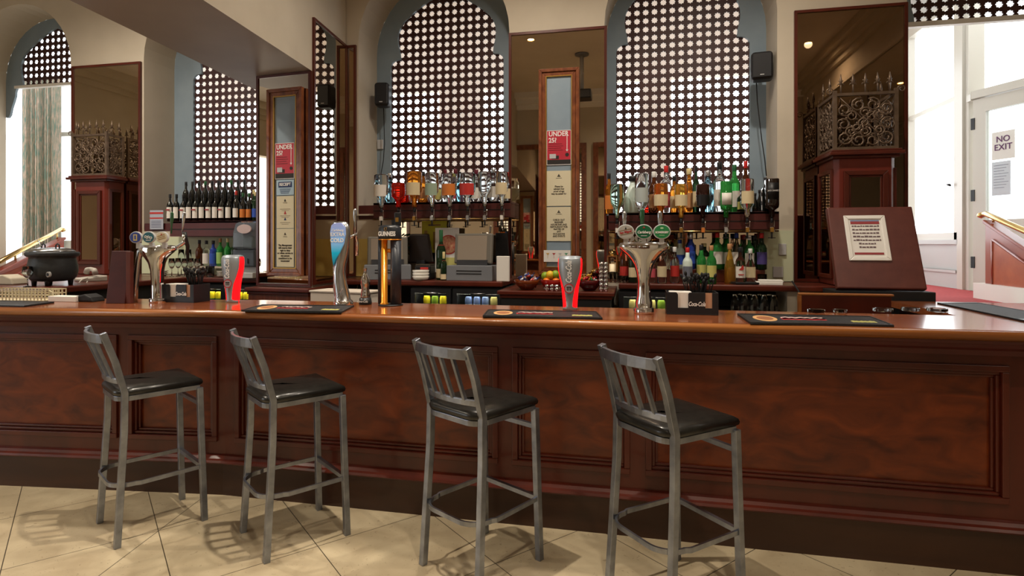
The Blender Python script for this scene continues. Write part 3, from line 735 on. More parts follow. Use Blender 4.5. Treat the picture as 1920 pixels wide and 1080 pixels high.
# plinths
def plinth(poly, top, label, body, cut, loc=(0, 0, 0)):
    t = thing('plinth', label, 'plinth', loc); b = MB()
    cx = sum(p[0] for p in poly) / len(poly); cy = sum(p[1] for p in poly) / len(poly)
    g = [((p[0] - cx) * 1.07 + cx, min((p[1] - cy) * 1.07 + cy, 4.99)) for p in poly]
    b.prism(g, 'z', top - .03, top); b.prism([((p[0] - cx) * 1.03 + cx, min((p[1] - cy) * 1.03 + cy, 4.99)) for p in poly], 'z', top - .055, top - .03)
    b.build('top', WOOD, t, bevel=.006); MB().prism(poly, 'z', 0, top - .056).build('body', body, t)
    return t
reed = mottle('reeded_wood', (70, 30, 16), (120, 62, 34), 3, (60, 1, .2), .4, coat=.2)
plinth([(-3.10, 4.22), (-2.52, 4.16), (-2.53, 4.98), (-3.17, 4.98)], 1.118, 'reeded wooden plinth under the pier and the left notice frame', reed, None)
plinth([(-.99, 4.30), (-.17, 4.30), (-.17, 4.98), (-.99, 4.98)], 1.12, 'dark plinth under the central mirror carrying the sweet bowls', BLACKM, None)
# bottle-shelf boxes
def shelf(x0, x1, y0, y1, z0, z1, label, bar=True, parts=True):
    t = thing('bottle_shelf', label, 'shelf', ((x0 + x1) / 2, y0, z0)); w = (x1 - x0) / 2; h = z1 - z0
    b = MB().box(-w, w, 0, .02, 0, h).box(-w, w, .0, y1 - y0, h - .02, h).box(-w, w, .02, y1 - y0, 0, .015)
    b.box(-w, -w + .015, .02, y1 - y0, .015, h - .02).box(w - .015, w, .02, y1 - y0, .015, h - .02).build('shelf_box', WOODD, t, bevel=.003)
    MB().box(-w, w, -.004, 0, h * .46, h * .50).build('groove_bead', BLACKM, t)
    if bar: MB().tube([(-w + .01, -.03, -.012), (w - .01, -.03, -.012)], .006).build('brass_rail', BRASS, t)
    return t
SLZ = 1.837; SRZ = 1.724; SWZ = 1.69
SH = 4.80
shelf(xat(700, SH), xat(957, SH), SH, 4.995, 1.70, SLZ, 'dark red shelf box carrying spirits, in front of the left keyhole lattice')
shelf(xat(1141, SH), xat(1461, SH), SH, 4.995, 1.585, SRZ, 'dark red shelf box carrying spirits, in front of the right keyhole lattice')
shelf(-4.38, -3.19, SH, 4.995, 1.545, SWZ, 'dark red shelf box carrying two rows of wine bottles at left', bar=False)
# extension of shelves into the recess
t = struct(MB().box(-4.86, -3.44, 5.0, 5.395, 1.601, 1.68).box(-.245, 1.115, 5.0, 5.395, 1.601, 1.715).box(-2.51, -1.08, 5.0, 5.395, 1.701, 1.83).build('trim_13', WOODD))
# lower wall paint
struct(MB().box(-2.53, -2.30, 4.985, 4.999, 1.175, 1.52).build('trim_14', YELL))
struct(MB().box(1.02, 1.235, 4.985, 4.999, 1.175, 1.58).build('trim_15', CREAMG))
struct(MB().box(-4.88, -3.2, 4.985, 4.999, 1.175, 1.54).build('trim_16', CREAMG))
struct(MB().box(-2.545, -2.29, 4.975, 4.999, 1.735, 1.75).build('trim_17', CREAM))
# ================================================================== BOTTLES
def prof_bottle(kind, h, r):
    if kind == 'wine': return [(r * .8, 0), (r, h * .02), (r, h * .58), (r * .85, h * .65), (r * .42, h * .73), (r * .36, h * .80), (r * .36, h * .93)]
    if kind == 'round': return [(r * .8, 0), (r, h * .03), (r, h * .40), (r * .9, h * .52), (r * .5, h * .64), (r * .33, h * .74), (r * .33, h * .92)]
    if kind == 'tall': return [(r * .85, 0), (r, h * .02), (r, h * .60), (r * .8, h * .67), (r * .42, h * .74), (r * .38, h * .92)]
    if kind == 'square': return [(r * .9, 0), (r, h * .02), (r, h * .64), (r * .92, h * .70), (r * .40, h * .76), (r * .38, h * .92)]
    if kind == 'cone': return [(r * .9, 0), (r, h * .03), (r * .95, h * .40), (r * .55, h * .68), (r * .3, h * .78), (r * .28, h * .92)]
def bottle(px, pyt, wpx, Y, zb, glassm, capm, labm, kind, label, py_b=None, lab=(.12, .45), txt=None, group=None, capf=.14, txtm=None, band=None, n=16):
    x = xat(px, Y); h = zat(px, pyt, Y) - zb; r = wpx / 2 * dep(px, Y) / F
    sq = kind == 'square'; n = 4 if sq else n
    P = prof_bottle(kind, h, r)
    b = MB()
    if sq:
        T = Matrix.Rotation(pi / 4, 4, 'Z'); b.T = T; P = [(p[0] * (1.3 if z < h * .7 else 1), z) for p, z in [((q[0], 0), q[1]) for q in P]]
    b.lathe(P, n)
    o = b.build('bottle', glassm, loc=(x, Y, zb), bevel=.004 if sq else 0)
    if sq: o.data.polygons.foreach_set('use_smooth', [False] * len(o.data.polygons))
    tag(o, label, 'bottle', group)
    if capm is not None: MB().lathe([(r * .40, h * (1 - capf)), (r * .42, h * (1 - capf + .005)), (r * .42, h * .99), (r * .36, h)], 10).build('cap', capm, o)
    if labm is not None:
        a0, a1 = lab
        if sq: MB().box(-r * .8, r * .8, -r * .96 - .002, -r * .9, h * a0, h * a1).build('label', labm, o)
        else:
            rr = max(r * 1.025, r + .0012)
            b = MB(); b.smooth = True; k = 9
            pts = [(rr * cos(-pi / 2 + (i / k - .5) * 2.3), rr * sin(-pi / 2 + (i / k - .5) * 2.3)) for i in range(k + 1)]
            A = [b.av((p[0], p[1], h * a0)) for p in pts]; B = [b.av((p[0], p[1], h * a1)) for p in pts]
            for i in range(k): b.af((A[i], A[i + 1], B[i + 1], B[i]))
            b.build('label', labm, o)
    if band: MB().box(-r * .7, r * .7, -r * 1.05 - .003, -r * 1.02, h * band[1], h * band[2]).build('label_band', band[0], o)
    if txt: text(txt, r * .42, txtm or INK, o, (0, -r * 1.06 - .002, h * sum(lab) / 2), sx=.8)
    return o
def optic(px, pyt, wpx, zshelf, zsh0, glassm, labm, label, kind='round', lab=(.30, .62), up=True, txt=None, capc=None, low=None, Y=4.745):
    # an inverted bottle in a spirit measure, clamped on the rail
    x = xat(px, Y); zt = zat(px, pyt, Y); r = wpx / 2 * dep(px, Y) / F; zb = zshelf - .045; h = (zt - zb) * 1.08
    t = thing('spirit_optic', label, 'bottle', (x, Y, zsh0), group='inverted spirit bottles on measures')
    Z = lambda z: z - zsh0
    P = [(q, Z(zb) + (h * .92 - zz)) for q, zz in prof_bottle(kind, h, r)][::-1]
    MB().lathe(P, 4 if kind == 'square' else 16).build('bottle', glassm, t, rz=pi / 4 if kind == 'square' else 0)
    if labm is not None:
        b = MB(); b.smooth = True; k = 8; rr = r * (1.03 if kind != 'square' else .74)
        top = Z(zb) + h * .92; z0, z1 = top - h * lab[1], top - h * lab[0]
        if kind == 'square': b.box(-r * .62, r * .62, -r * .76, -r * .70, z0, z1)
        else:
            pts = [(rr * cos(-pi / 2 + (i / k - .5) * 2.2), rr * sin(-pi / 2 + (i / k - .5) * 2.2)) for i in range(k + 1)]
            A = [b.av((p[0], p[1], z0)) for p in pts]; B = [b.av((p[0], p[1], z1)) for p in pts]
            for i in range(k): b.af((A[i], A[i + 1], B[i + 1], B[i]))
        b.build('label', labm, t)
        if txt: text(txt, r * .26, WINK, t, (0, -r * 1.1, (z0 + z1) / 2), sx=.8)
    z = Z(zb)
    MB().lathe([(.008, z - .045), (.011, z - .04), (.011, z)], 10).build('stopper', BLACK, t)
    MB().lathe([(.010, z - .10), (.014, z - .095), (.014, z - .045), (.010, z - .04)], 12).build('measure', GCLR, t)
    MB().box(-.012, .012, -.017, .004, z - .115, z - .08).build('measure_label', low or GOLD, t)
    MB().lathe([(.016, z - .082), (.017, z - .08), (.016, z - .076)], 12).tube([(.018, 0, z - .11), (.018, 0, z - .02)], .003, 6).build('chrome_collar', CHROME, t)
    MB().lathe([(.006, z - .165), (.008, z - .115)], 8).box(-.026, .026, -.006, .006, z - .162, z - .156).build('lever', BLACK, t)
    return t
WHL = mat('white_label', (226, 222, 214), .55); CRL = mat('cream_label', (214, 198, 160), .55); YLL = mat('yellow_label', (206, 200, 120), .5)
RDL = mat('red_label', (186, 50, 44), .5); REDC = mat('red_cap', (200, 40, 40), .35); TAN = mat('tan_cap', (190, 140, 96), .4); ORG = mat('orange_label', (206, 120, 50), .5)
NAVC = mat('navy_cap', (36, 60, 140), .35); SILC = mat('silver_cap', (190, 194, 200), .25, .8); DKC = mat('dark_cap', (30, 30, 34), .35); GRNC = mat('green_cap', (40, 96, 60), .35); WHC = mat('white_cap', (224, 226, 224), .4)
CRC = mat('cream_cap', (220, 204, 150), .4); BLL = mat('blue_label', (50, 84, 180), .5); PKL = mat('pink_label', (196, 84, 96), .5); BKL = mat('black_label', (20, 20, 22), .45)
LGL = mat('light_green_label', (150, 190, 110), .5)
# ---- left shelf, optics
Ls = [(715, 327, 27, GCLR, WHL, 'inverted clear spirit with white label, leftmost on the left shelf', WHL),
      (747, 343, 27, GRED, None, 'inverted bright red spirit bottle on the left shelf', ORG),
      (777, 321, 29, GAMB, CRL, 'inverted amber spirit with arched cream label on the left shelf', GOLD),
      (810, 323, 26, GCLR, mat('silver_green_label', (150, 170, 150), .5), 'inverted clear spirit with grey-green label on the left shelf', SILC),
      (843, 325, 28, GCLR, ORG, 'inverted clear spirit with orange and red label on the left shelf', SILC),
      (877, 324, 30, GCLR, RDL, 'inverted clear spirit with red badge label on the left shelf', SILC),
      (909, 322, 26, GCLR, None, 'inverted clear unlabelled spirit on the left shelf', SILC),
      (941, 322, 24, GCLR, CRL, 'inverted clear spirit with cream and pink label, rightmost on the left shelf', WHL)]
for px, t_, w_, g_, l_, d_, lo in Ls: optic(px, t_, w_, SLZ, 1.70, g_, l_, d_, low=lo)
SB = [(731, 325, 20, GLBL, SILC, None, 'tall', 'pale blue clear bottle standing behind the first two optics, left shelf'),
      (757, 345, 22, GRED, DKC, None, 'round', 'short dark red liqueur bottle standing on the left shelf'),
      (764, 350, 14, GAMB, DKC, None, 'round', 'small amber bottle standing beside the red optic, left shelf'),
      (793, 322, 20, GAMB, DKC, TAN, 'tall', 'whisky bottle with tan label and dark cap standing on the left shelf'),
      (823, 324, 20, GCLR, WHC, YLL, 'tall', 'clear bottle with yellow label standing on the left shelf'),
      (835, 318, 15, GCLR, mat('maroon_cap', (96, 24, 40), .4), WHL, 'tall', 'clear bottle with maroon cap behind the orange-labelled optic'),
      (854, 317, 17, GCLR, mat('maroon_cap', (96, 24, 40), .4), PKL, 'tall', 'clear bottle with maroon cap and pink label, left shelf'),
      (862, 322, 14, GLBL, DKC, None, 'tall', 'slim pale blue bottle left of the red-badged optic'),
      (893, 318, 19, GCLR, mat('maroon_cap', (96, 24, 40), .4), WHL, 'tall', 'clear bottle with maroon cap and white label, left shelf'),
      (925, 316, 20, GCLR, SILC, WHL, 'tall', 'clear bottle with silver cap towards the right of the left shelf'),
      (951, 323, 14, GCLR, REDC, CRL, 'tall', 'bottle with red cap at the right end of the left shelf')]
for k, (px, t_, w_, g_, c_, l_, kd, d_) in enumerate(SB): bottle(px, t_, w_, 4.87 if k % 2 else 4.98, SLZ, g_, c_, l_, kd, d_)
# ---- right shelf, optics
Rs = [(1157, 345, 26, glass('greenish_glass', (180, 220, 200)), None, 'inverted pale green glass bottle, leftmost on the right shelf', WHL, 'round', None),
      (1203, 325, 25, GCLR, mat('etched_label', (176, 186, 184), .5), 'tall inverted clear bottle above the green tap handle', WHL, 'tall', None),
      (1239, 344, 27, GAMB, CRL, 'inverted amber whisky with cream arched label on the right shelf', GOLD, 'round', None),
      (1277, 345, 24, GGLD, CRL, 'inverted golden spirit with cream label on the right shelf', GOLD, 'round', None),
      (1318, 345, 25, mat('dark_rum_glass', (60, 30, 24), .06, trans=.6), BKL, 'inverted dark rum bottle on the right shelf', ORG, 'round', None),
      (1361, 340, 28, GGRN, WHL, 'inverted bright green gin bottle with white label on the right shelf', SILC, 'square', None),
      (1401, 335, 24, GCLR, CRL, 'inverted clear spirit with tall cream label on the right shelf', GOLD, 'tall', None),
      (1447, 335, 30, mat('black_whisky', (30, 20, 16), .08, coat=.5), BKL, 'inverted square whisky with black label, rightmost on the right shelf', GOLD, 'square', "JACK DANIEL'S")]
for px, t_, w_, g_, l_, d_, lo, kd, tx in Rs: optic(px, t_, w_, SRZ, 1.585, g_, l_, d_, kind=kd, low=lo, txt=tx, lab=(.1, .5) if tx else (.3, .6))
SB = [(1142, 325, 16, GAMB, DKC, ORG, 'tall', 'bottle with orange label at the left end of the right shelf'),
      (1186, 330, 34, FROST, DKC, None, 'cone', 'large white conical bottle standing on the right shelf'),
      (1214, 372, 12, GRED, DKC, None, 'round', 'small dark red bottle behind the clear tall optic, right shelf'),
      (1226, 322, 20, GBRN, WHC, TAN, 'tall', 'brown whisky with tan label behind the amber optic'),
      (1249, 311, 20, GCLR, REDC, PKL, 'tall', 'clear bottle with red cap and pink label, right shelf'),
      (1264, 330, 16, GAMB, DKC, CRL, 'tall', 'whisky bottle with cream label left of the golden optic'),
      (1292, 316, 24, GAMB, CRC, TAN, 'round', 'whisky bottle with pinkish-tan label right of the golden optic'),
      (1305, 311, 13, GDGR, DKC, CRL, 'wine', 'slim dark green bottle near the middle of the right shelf'),
      (1327, 320, 27, GLBL, SILC, None, 'tall', 'light blue glass gin bottle standing behind the dark rum'),
      (1349, 304, 22, GCLR, DKC, WHL, 'tall', 'tall clear bottle left of the green gin optic'),
      (1377, 309, 20, GGRN, GRNC, WHL, 'tall', 'tall green bottle right of the green gin optic'),
      (1391, 355, 18, GDGR, DKC, YLL, 'wine', 'dark green bottle with yellowish label behind the cream-labelled optic'),
      (1398, 302, 17, GBRN, REDC, RDL, 'tall', 'tall dark bottle with red cap on the right shelf'),
      (1416, 362, 11, GBLK, DKC, None, 'round', 'short black bottle, left of two near the right shelf end'),
      (1424, 356, 12, GBLK, DKC, None, 'round', 'short black bottle, right of two near the right shelf end'),
      (1435, 333, 14, GBLK, DKC, None, 'square', 'black whisky bottle standing behind the black-labelled optic')]
for k, (px, t_, w_, g_, c_, l_, kd, d_) in enumerate(SB): bottle(px, t_, w_, 4.87 if k % 2 else 4.98, SRZ, g_, c_, l_, kd, d_)
# ---- wine rows
riser = thing('bottle_riser', 'low black riser lifting the rear row of wine bottles', 'shelf', (-3.8, 4.965, SWZ))
MB().box(-.52, .6, -.02, .03, 0, .115).build('step', BLACKM, riser)
fr = [(319, 376), (331, 376), (344, 377), (355, 376), (367, 376), (379, 376), (392, 376), (404, 376), (416, 376), (429, 377)]
for k, (px, t_) in enumerate(fr):
    bottle(px, t_ - 12, 11.3, 4.86, SWZ, GBLK, DKC, WHL, 'wine', 'dark wine bottle with white label, %s from left in the front wine row' % ORD[k], group='white-labelled wine bottles on the left shelf', lab=(.12, .52), band=(mat('wine_red_mark', (150, 60, 64), .6), .40, .45) if k % 2 == 0 else None)
for px, t_, cp, lb, gl, d_ in ((443, 358, RDL, WHL, GBLK, 'dark wine bottle with white label and red capsule in the front wine row'),
                           (456, 362, GRNC, ORG, GBLK, 'dark bottle with orange label, left of a pair in the front wine row'),
                           (467.5, 362, GRNC, ORG, GBLK, 'dark bottle with orange label, right of a pair in the front wine row'),
                           (479, 360, CRC, BLL, GDGR, 'dark bottle with blue label and cream capsule near the pier')):
    bottle(px, t_, 11.8, 4.86, SWZ, gl, cp, lb, 'wine', d_, lab=(.12, .42))
for k in range(10):
    bottle(349 + 12.15 * k, 341 - .4 * k, 11.5, 4.965, SWZ + .115, GBLK, DKC if k not in (3, 7) else GRNC, None, 'wine', 'dark wine bottle, %s from left in the raised rear wine row' % ORD[k], group='wine bottles in the raised rear row')
bottle(476, 356, 11, 4.93, SWZ, GDGR, CRC, CRL, 'wine', 'green bottle with cream capsule behind the blue-labelled bottle, near the pier')
# ---- bottles under the wine shelf
step = thing('bottle_riser', 'thin wooden step on the left back counter carrying six bottles', 'shelf', (-3.5, 4.85, BZ))
MB().box(-.62, .04, -.06, .08, .075, .09).box(-.60, -.58, -.05, .07, 0, .075).box(.01, .03, -.05, .07, 0, .075).build('step', CREAM, step)
for px, t_, g_, c_, l_, d_ in ((374, 450, GBRN, DKC, None, 'dark brown bottle, leftmost on the step under the wine shelf'), (387, 451, GCLR, DKC, WHL, 'clear bottle with white label on the step under the wine shelf'),
                              (400, 451, GBLU, DKC, BLL, 'deep blue bottle on the step under the wine shelf'), (413, 447, GGRN, TAN, LGL, 'bottle with light green label on the step under the wine shelf'),
                              (427, 447, GGRN, CRC, None, 'green bottle with cream cap on the step under the wine shelf'), (439, 447, GDGR, CRC, None, 'dark green bottle beside the slush machine, on the step')):
    bottle(px, t_, 13, 4.86, BZ + .09, g_, c_, l_, 'wine', d_, lab=(.1, .5))
# ---- back counter, right
step = thing('bottle_riser', 'dark wooden step at the back of the right counter lifting a row of bottles', 'shelf', (.45, 4.88, BZ))
MB().box(-.52, .55, -.02, .095, 0, .10).build('step', WOOD, step, bevel=.004)
FRW = [(1171, 455, 18, GBRN, DKC, RDL, 'wine', 'dark brown bottle with reddish label left of the T-shaped beer font'),
       (1187, 458, 17, GDGR, DKC, CRL, 'wine', 'dark green bottle with round label just left of the T-shaped beer font'),
       (1222, 475, 15, GCLR, REDC, PKL, 'tall', 'small bottle with pink label just right of the T-shaped font stem'),
       (1241, 464, 18, GCLR, YLL, CRL, 'round', 'clear round bottle with pale yellow cap on the right back counter'),
       (1265, 463, 17, GCLR, WHC, RDL, 'tall', 'clear bottle with white cap and red label on the right back counter'),
       (1289, 464, 18, FROST, REDC, mat('grey_round_label', (110, 116, 130), .5), 'tall', 'frosted white bottle with red cap on the right back counter'),
       (1315, 459, 18, GGRN, DKC, YLL, 'tall', 'green bottle with yellow label and dark cap on the right back counter'),
       (1334, 460, 18, GGRN, TAN, YLL, 'tall', 'green bottle with cream label and tan cap on the right back counter'),
       (1368, 457, 20, GGLD, TAN, None, 'cone', 'golden liquor bottle with tan cap on the right back counter'),
       (1388, 463, 18, GCLR, DKC, WHL, 'tall', 'clear bottle with a red bird label and dark cap on the right back counter'),
       (1407, 466, 18, GCLR, WHC, CRL, 'round', 'clear bottle with round gold-edged label on the right back counter')]
for px, t_, w_, g_, c_, l_, kd, d_ in FRW:
    o = bottle(px, t_, w_, 4.63 if px in (1241, 1289, 1334, 1388, 1187) else 4.71, BZ, g_, c_, l_, kd, d_, lab=(.18, .48) if kd != 'wine' else (.15, .4))
    if 'bird' in d_:
        r_ = 9 * dep(px, 4.66) / F
        MB().prism([(-.018, .0), (-.004, .012), (.006, .03), (.012, .036), (.016, .03), (.02, .006), (.008, -.004)], 'y', -r_ * 1.08, -r_ * 1.06).build('bird_mark', RDL, o, loc=(0, 0, .11))
        MB().box(-.02, .02, -r_ * 1.08, -r_ * 1.06, .07, .078).build('label_band', RDL, o)
BRW = [(1253, 461, 16, GCLR, CRC, None, 'round', 'clear bottle with yellowish cap behind the round clear bottle'),
       (1275, 449, 17, FROST, NAVC, BLL, 'tall', 'frosted bottle with blue cap in the rear row, right back counter'),
       (1296, 435, 15, GBLU, SILC, BLL, 'tall', 'tall blue bottle with long silver cap in the rear row'),
       (1321, 456, 17, GDGR, CRC, CRL, 'tall', 'dark green bottle with cream label behind the yellow-labelled green bottle'),
       (1345, 436, 19, GGRN, REDC, WHL, 'tall', 'tall green bottle with red cap in the rear row'),
       (1363, 438, 18, GGRN, GRNC, WHL, 'tall', 'tall green bottle with green cap in the rear row'),
       (1381, 437, 18, GCLR, NAVC, WHL, 'cone', 'clear bottle with blue cap in the rear row'),
       (1395, 440, 14, GCLR, RDL, None, 'tall', 'slim clear bottle with orange-red cap in the rear row'),
       (1405, 441, 17, GGRN, WHC, WHL, 'wine', 'green bottle with pale cap and red-lettered label in the rear row'),
       (1416, 441, 16, GDGR, DKC, None, 'wine', 'plain dark bottle second from the right in the rear row'),
       (1428, 437, 19, GDGR, REDC, mat('purple_label', (70, 60, 120), .5), 'wine', 'dark bottle with red cap and purple label, rightmost of the rear row')]
for px, t_, w_, g_, c_, l_, kd, d_ in BRW: bottle(px, t_, w_, 4.885 + .055 * (BRW.index((px, t_, w_, g_, c_, l_, kd, d_)) % 2), BZ + .10, g_, c_, l_, kd, d_, lab=(.15, .48), capf=.2 if px == 1296 else .14)
# ---- champagne between the tills
for px, t_, w_, rib, d_ in ((827, 431, 18, REDC, 'large green champagne bottle with red seal between the tills'), (832, 472, 12, REDC, 'small green champagne bottle with cream label in front of the large one')):
    o = bottle(px, t_, w_, 4.70 if px < 830 else 4.63, BZ, GDGR, GRNC if px < 830 else CRC, CRL, 'wine', d_, lab=(.04, .22), capf=.24)
    r_ = w_ / 2 * dep(px, 4.7) / F; h_ = zat(px, t_, 4.7) - BZ
    MB().lathe([(r_ * .5, h_ * .60), (r_ * .75, h_ * .63), (r_ * .62, h_ * .70)], 12, cap=False).build('red_seal', REDC, o)
# ================================================================== THINGS ON THE BAR COUNTER
def disc_y(b, cx, cz, rx_, rz_, y0, y1, n=24):
    b.prism([(cx + rx_ * cos(2 * pi * k / n), cz + rz_ * sin(2 * pi * k / n)) for k in range(n)], 'y', y0, y1)
def badge(parent, x, z, r, base, rim, kind, y=-.06):
    b = MB(); disc_y(b, x, z, r, r * .88, y, y + .016); o = b.build('badge', [rim], parent, bevel=.003)
    b = MB(); disc_y(b, x, z, r * .88, r * .77, y - .0015, y); f = b.build('badge_face', base, o)
    b = MB(); yy = y - .003
    if kind == 'carl':
        text('Carlsberg', r * .42, WINK, o, (x, yy, z - r * .05), shear=.2, bold=.0006, sx=.92)
        b.prism([(x - r * .16, z + r * .42), (x + r * .16, z + r * .42), (x, z + r * .64)], 'y', yy, y); b.build('crown_mark', RINK, o)
        b = MB(); b.box(x - r * .35, x + r * .35, yy, y, z - r * .50, z - r * .42); b.build('pilsner_line', LGREY, o)
    elif kind == 'som':
        text('SOMERSBY', r * .33, WINK, o, (x, yy, z - r * .08), bold=.0006, sx=.95)
        b.box(x - r * .3, x + r * .3, yy, y, z - r * .44, z - r * .38); disc_y(b, x, z + r * .42, r * .2, r * .1, yy, y, 10); b.build('leaf_mark', mat('pale_green_ink', (180, 220, 180), .5), o)
    elif kind == 'san':
        b.T = Matrix.Translation((x, 0, z)) @ Matrix.Rotation(-.2, 4, 'Y')
        b.box(-r * .8, r * .8, yy, y, r * .22, r * .26); b.box(-r * .7, r * .8, yy, y, -r * .28, -r * .24); b.build('gold_lines', GOLD, o)
        text('San Miguel', r * .36, RINK, o, (x, yy, z - r * .02), rot=(pi / 2, -.2, 0), bold=.0006, sx=.9)
        b = MB(); b.prism([(x - r * .12, z + r * .3), (x + r * .12, z + r * .3), (x, z + r * .6)], 'y', yy, y); b.build('tower_mark', INK, o)
    elif kind == 'blue':
        b.box(x - r * .3, x + r * .3, yy, y, z - r * .5, z + r * .45); b.build('gold_mark', mat('pale_gold_ink', (200, 180, 120), .5), o)
        b = MB(); b.box(x - r * .12, x + r * .12, yy - .001, y, z - r * .3, z + r * .3); b.build('blue_mark', NAVC, o)
    elif kind == 'teal':
        for q in range(4): spiral(b, x + (q - 1.5) * r * .3, z + r * .05 * (-1) ** q, r * .22, q, 1, yy, 1, .0018)
        b.build('white_flourish', WINK, o)
        b = MB(); b.box(x - r * .4, x + r * .4, yy, y, z - r * .5, z - r * .36); b.build('pale_line', LGREY, o)
    elif kind == 'cream':
        b.T = Matrix.Translation((x, 0, z)) @ Matrix.Rotation(-.25, 4, 'Y')
        for q in (.25, 0, -.25): b.box(-r * .6, r * .6, yy, y, q * r, q * r + r * .07)
        b.build('gold_lines', GOLD, o)
        b = MB(); b.prism([(x - r * .12, z + r * .35), (x + r * .12, z + r * .35), (x, z + r * .6)], 'y', yy, y); b.build('red_mark', RINK, o)
    return o
def handle(parent, x, z, h, m, y=.06, lean=0, w=.016):
    b = MB(); b.loft([[(x + lean * q + rr * .8 * cos(a_ * pi / 4), y - .02 * q + rr * .5 * sin(a_ * pi / 4), z + h * q) for a_ in range(8)] for q, rr in ((0, w * .4), (.35, w * .5), (.7, w), (.93, w * .95), (1, w * .4))])
    return b.build('tap_handle', m, parent)
GHAN = mat('green_handle', (34, 84, 52), .2, coat=.6)
TEALF = mat('teal_face', (40, 96, 110), .4); BLUEF = mat('blue_face', (44, 62, 140), .4); GREENF = mat('green_face', (20, 96, 62), .35); GREENF2 = mat('bright_green_face', (40, 130, 76), .35)
SILF = mat('silver_face', (170, 168, 164), .35); CREF = mat('cream_face', (206, 196, 170), .45)
# T-shaped chrome font
p = pZ(1207, 588, CT)
t = thing('beer_font', 'T-shaped chrome beer font with three oval badges on the bar', 'beer tap', p)
b = MB(); R = []
for z, wx, wy in ((0, .050, .050), (.03, .050, .050), (.032, .044, .044), (.06, .045, .043), (.10, .036, .036), (.17, .033, .035), (.22, .040, .038), (.26, .052, .042), (.29, .070, .046), (.315, .092, .050), (.335, .114, .052), (.35, .128, .054), (.366, .132, .054), (.378, .126, .050), (.384, .10, .04)):
    R.append([(wx * cos(2 * pi * k / 28), wy * sin(2 * pi * k / 28), z) for k in range(28)])
b.loft(R); b.build('column', CHROME, t)
MB().lathe([(.052, 0), (.054, .006), (.054, .03), (.050, .034)], 28).build('base_ring', CHROME, t)
for x, k, f in ((-.094, 'san', SILF), (0, 'carl', GREENF), (.092, 'som', GREENF2)):
    MB().box(x - .012, x + .012, -.045, -.03, .372, .40).build('badge_stem', LGREY, t)
    badge(t, x, .438, .045, f, LGREY, k, -.06)
    handle(t, x - .008, .40, .165 if k == 'carl' else .15, {'san': CHROMED, 'carl': GHAN, 'som': CHROMED}[k], y=.03, lean=.0)
    MB().tube([(x, .05, .36), (x, .10, .36), (x, .11, .33), (x, .11, .28)], [.012, .012, .010, .006]).build('spout', CHROME, t)
# left arm-shaped chrome font
p = pZ(296, 567, CT)
t = thing('beer_font', 'curved chrome beer font with three round badges at the left end of the bar', 'beer tap', p, radians(6))
def armpath(b, pts, n=20):
    R = []
    for i, (x, z, wx, wy, tilt) in enumerate(pts):
        R.append([(x + wx * cos(2 * pi * k / n) * cos(tilt), wy * sin(2 * pi * k / n), z + wx * cos(2 * pi * k / n) * sin(tilt)) for k in range(n)])
    b.loft(R)
b = MB(); R = []
for z, x0_, x1_, wy in ((0, -.045, .045, .045), (.02, -.045, .045, .045), (.03, -.036, .036, .04), (.12, -.036, .032, .04), (.20, -.042, .034, .042), (.25, -.058, .044, .046), (.285, -.085, .062, .05), (.305, -.108, .085, .052), (.322, -.122, .108, .053), (.338, -.128, .124, .053), (.352, -.126, .128, .052), (.362, -.115, .118, .048), (.366, -.09, .09, .03)):
    R.append([((x0_ + x1_) / 2 + (x1_ - x0_) / 2 * cos(2 * pi * k / 28), wy * sin(2 * pi * k / 28), z) for k in range(28)])
b.loft(R); b.build('column', CHROME, t)
MB().lathe([(.047, 0), (.05, .006), (.05, .022), (.045, .028)], 24).build('base_ring', CHROME, t)
b = MB(); b.tube([(-.155, -.01, 0), (-.145, -.01, .12), (-.128, -.01, .26), (-.115, -.01, .32), (-.08, -.01, .345)], [.02, .017, .015, .02, .026], 12); b.build('second_leg', CHROMED, t)
for x, k, f in ((-.098, 'blue', BLUEF), (-.010, 'teal', TEALF), (.078, 'cream', CREF)):
    MB().box(x - .012, x + .012, -.05, -.03, .345, .38).build('badge_stem', LGREY, t)
    badge(t, x, .415, .042, f, LGREY, k, -.07)
handle(t, .055, .44, .14, GHAN, y=.05, lean=.02); handle(t, .13, .44, .14, CHROMED, y=.05, lean=.03)
MB().tube([(.145, .05, .45), (.145, .06, .40), (.14, .09, .36), (.14, .09, .26)], [.014, .016, .012, .007], 10).build('spout', BLACK, t)
MB().tube([(.10, .02, .34), (.14, .05, .38), (.145, .05, .44)], .012, 8).build('spout_arm', CHROME, t)
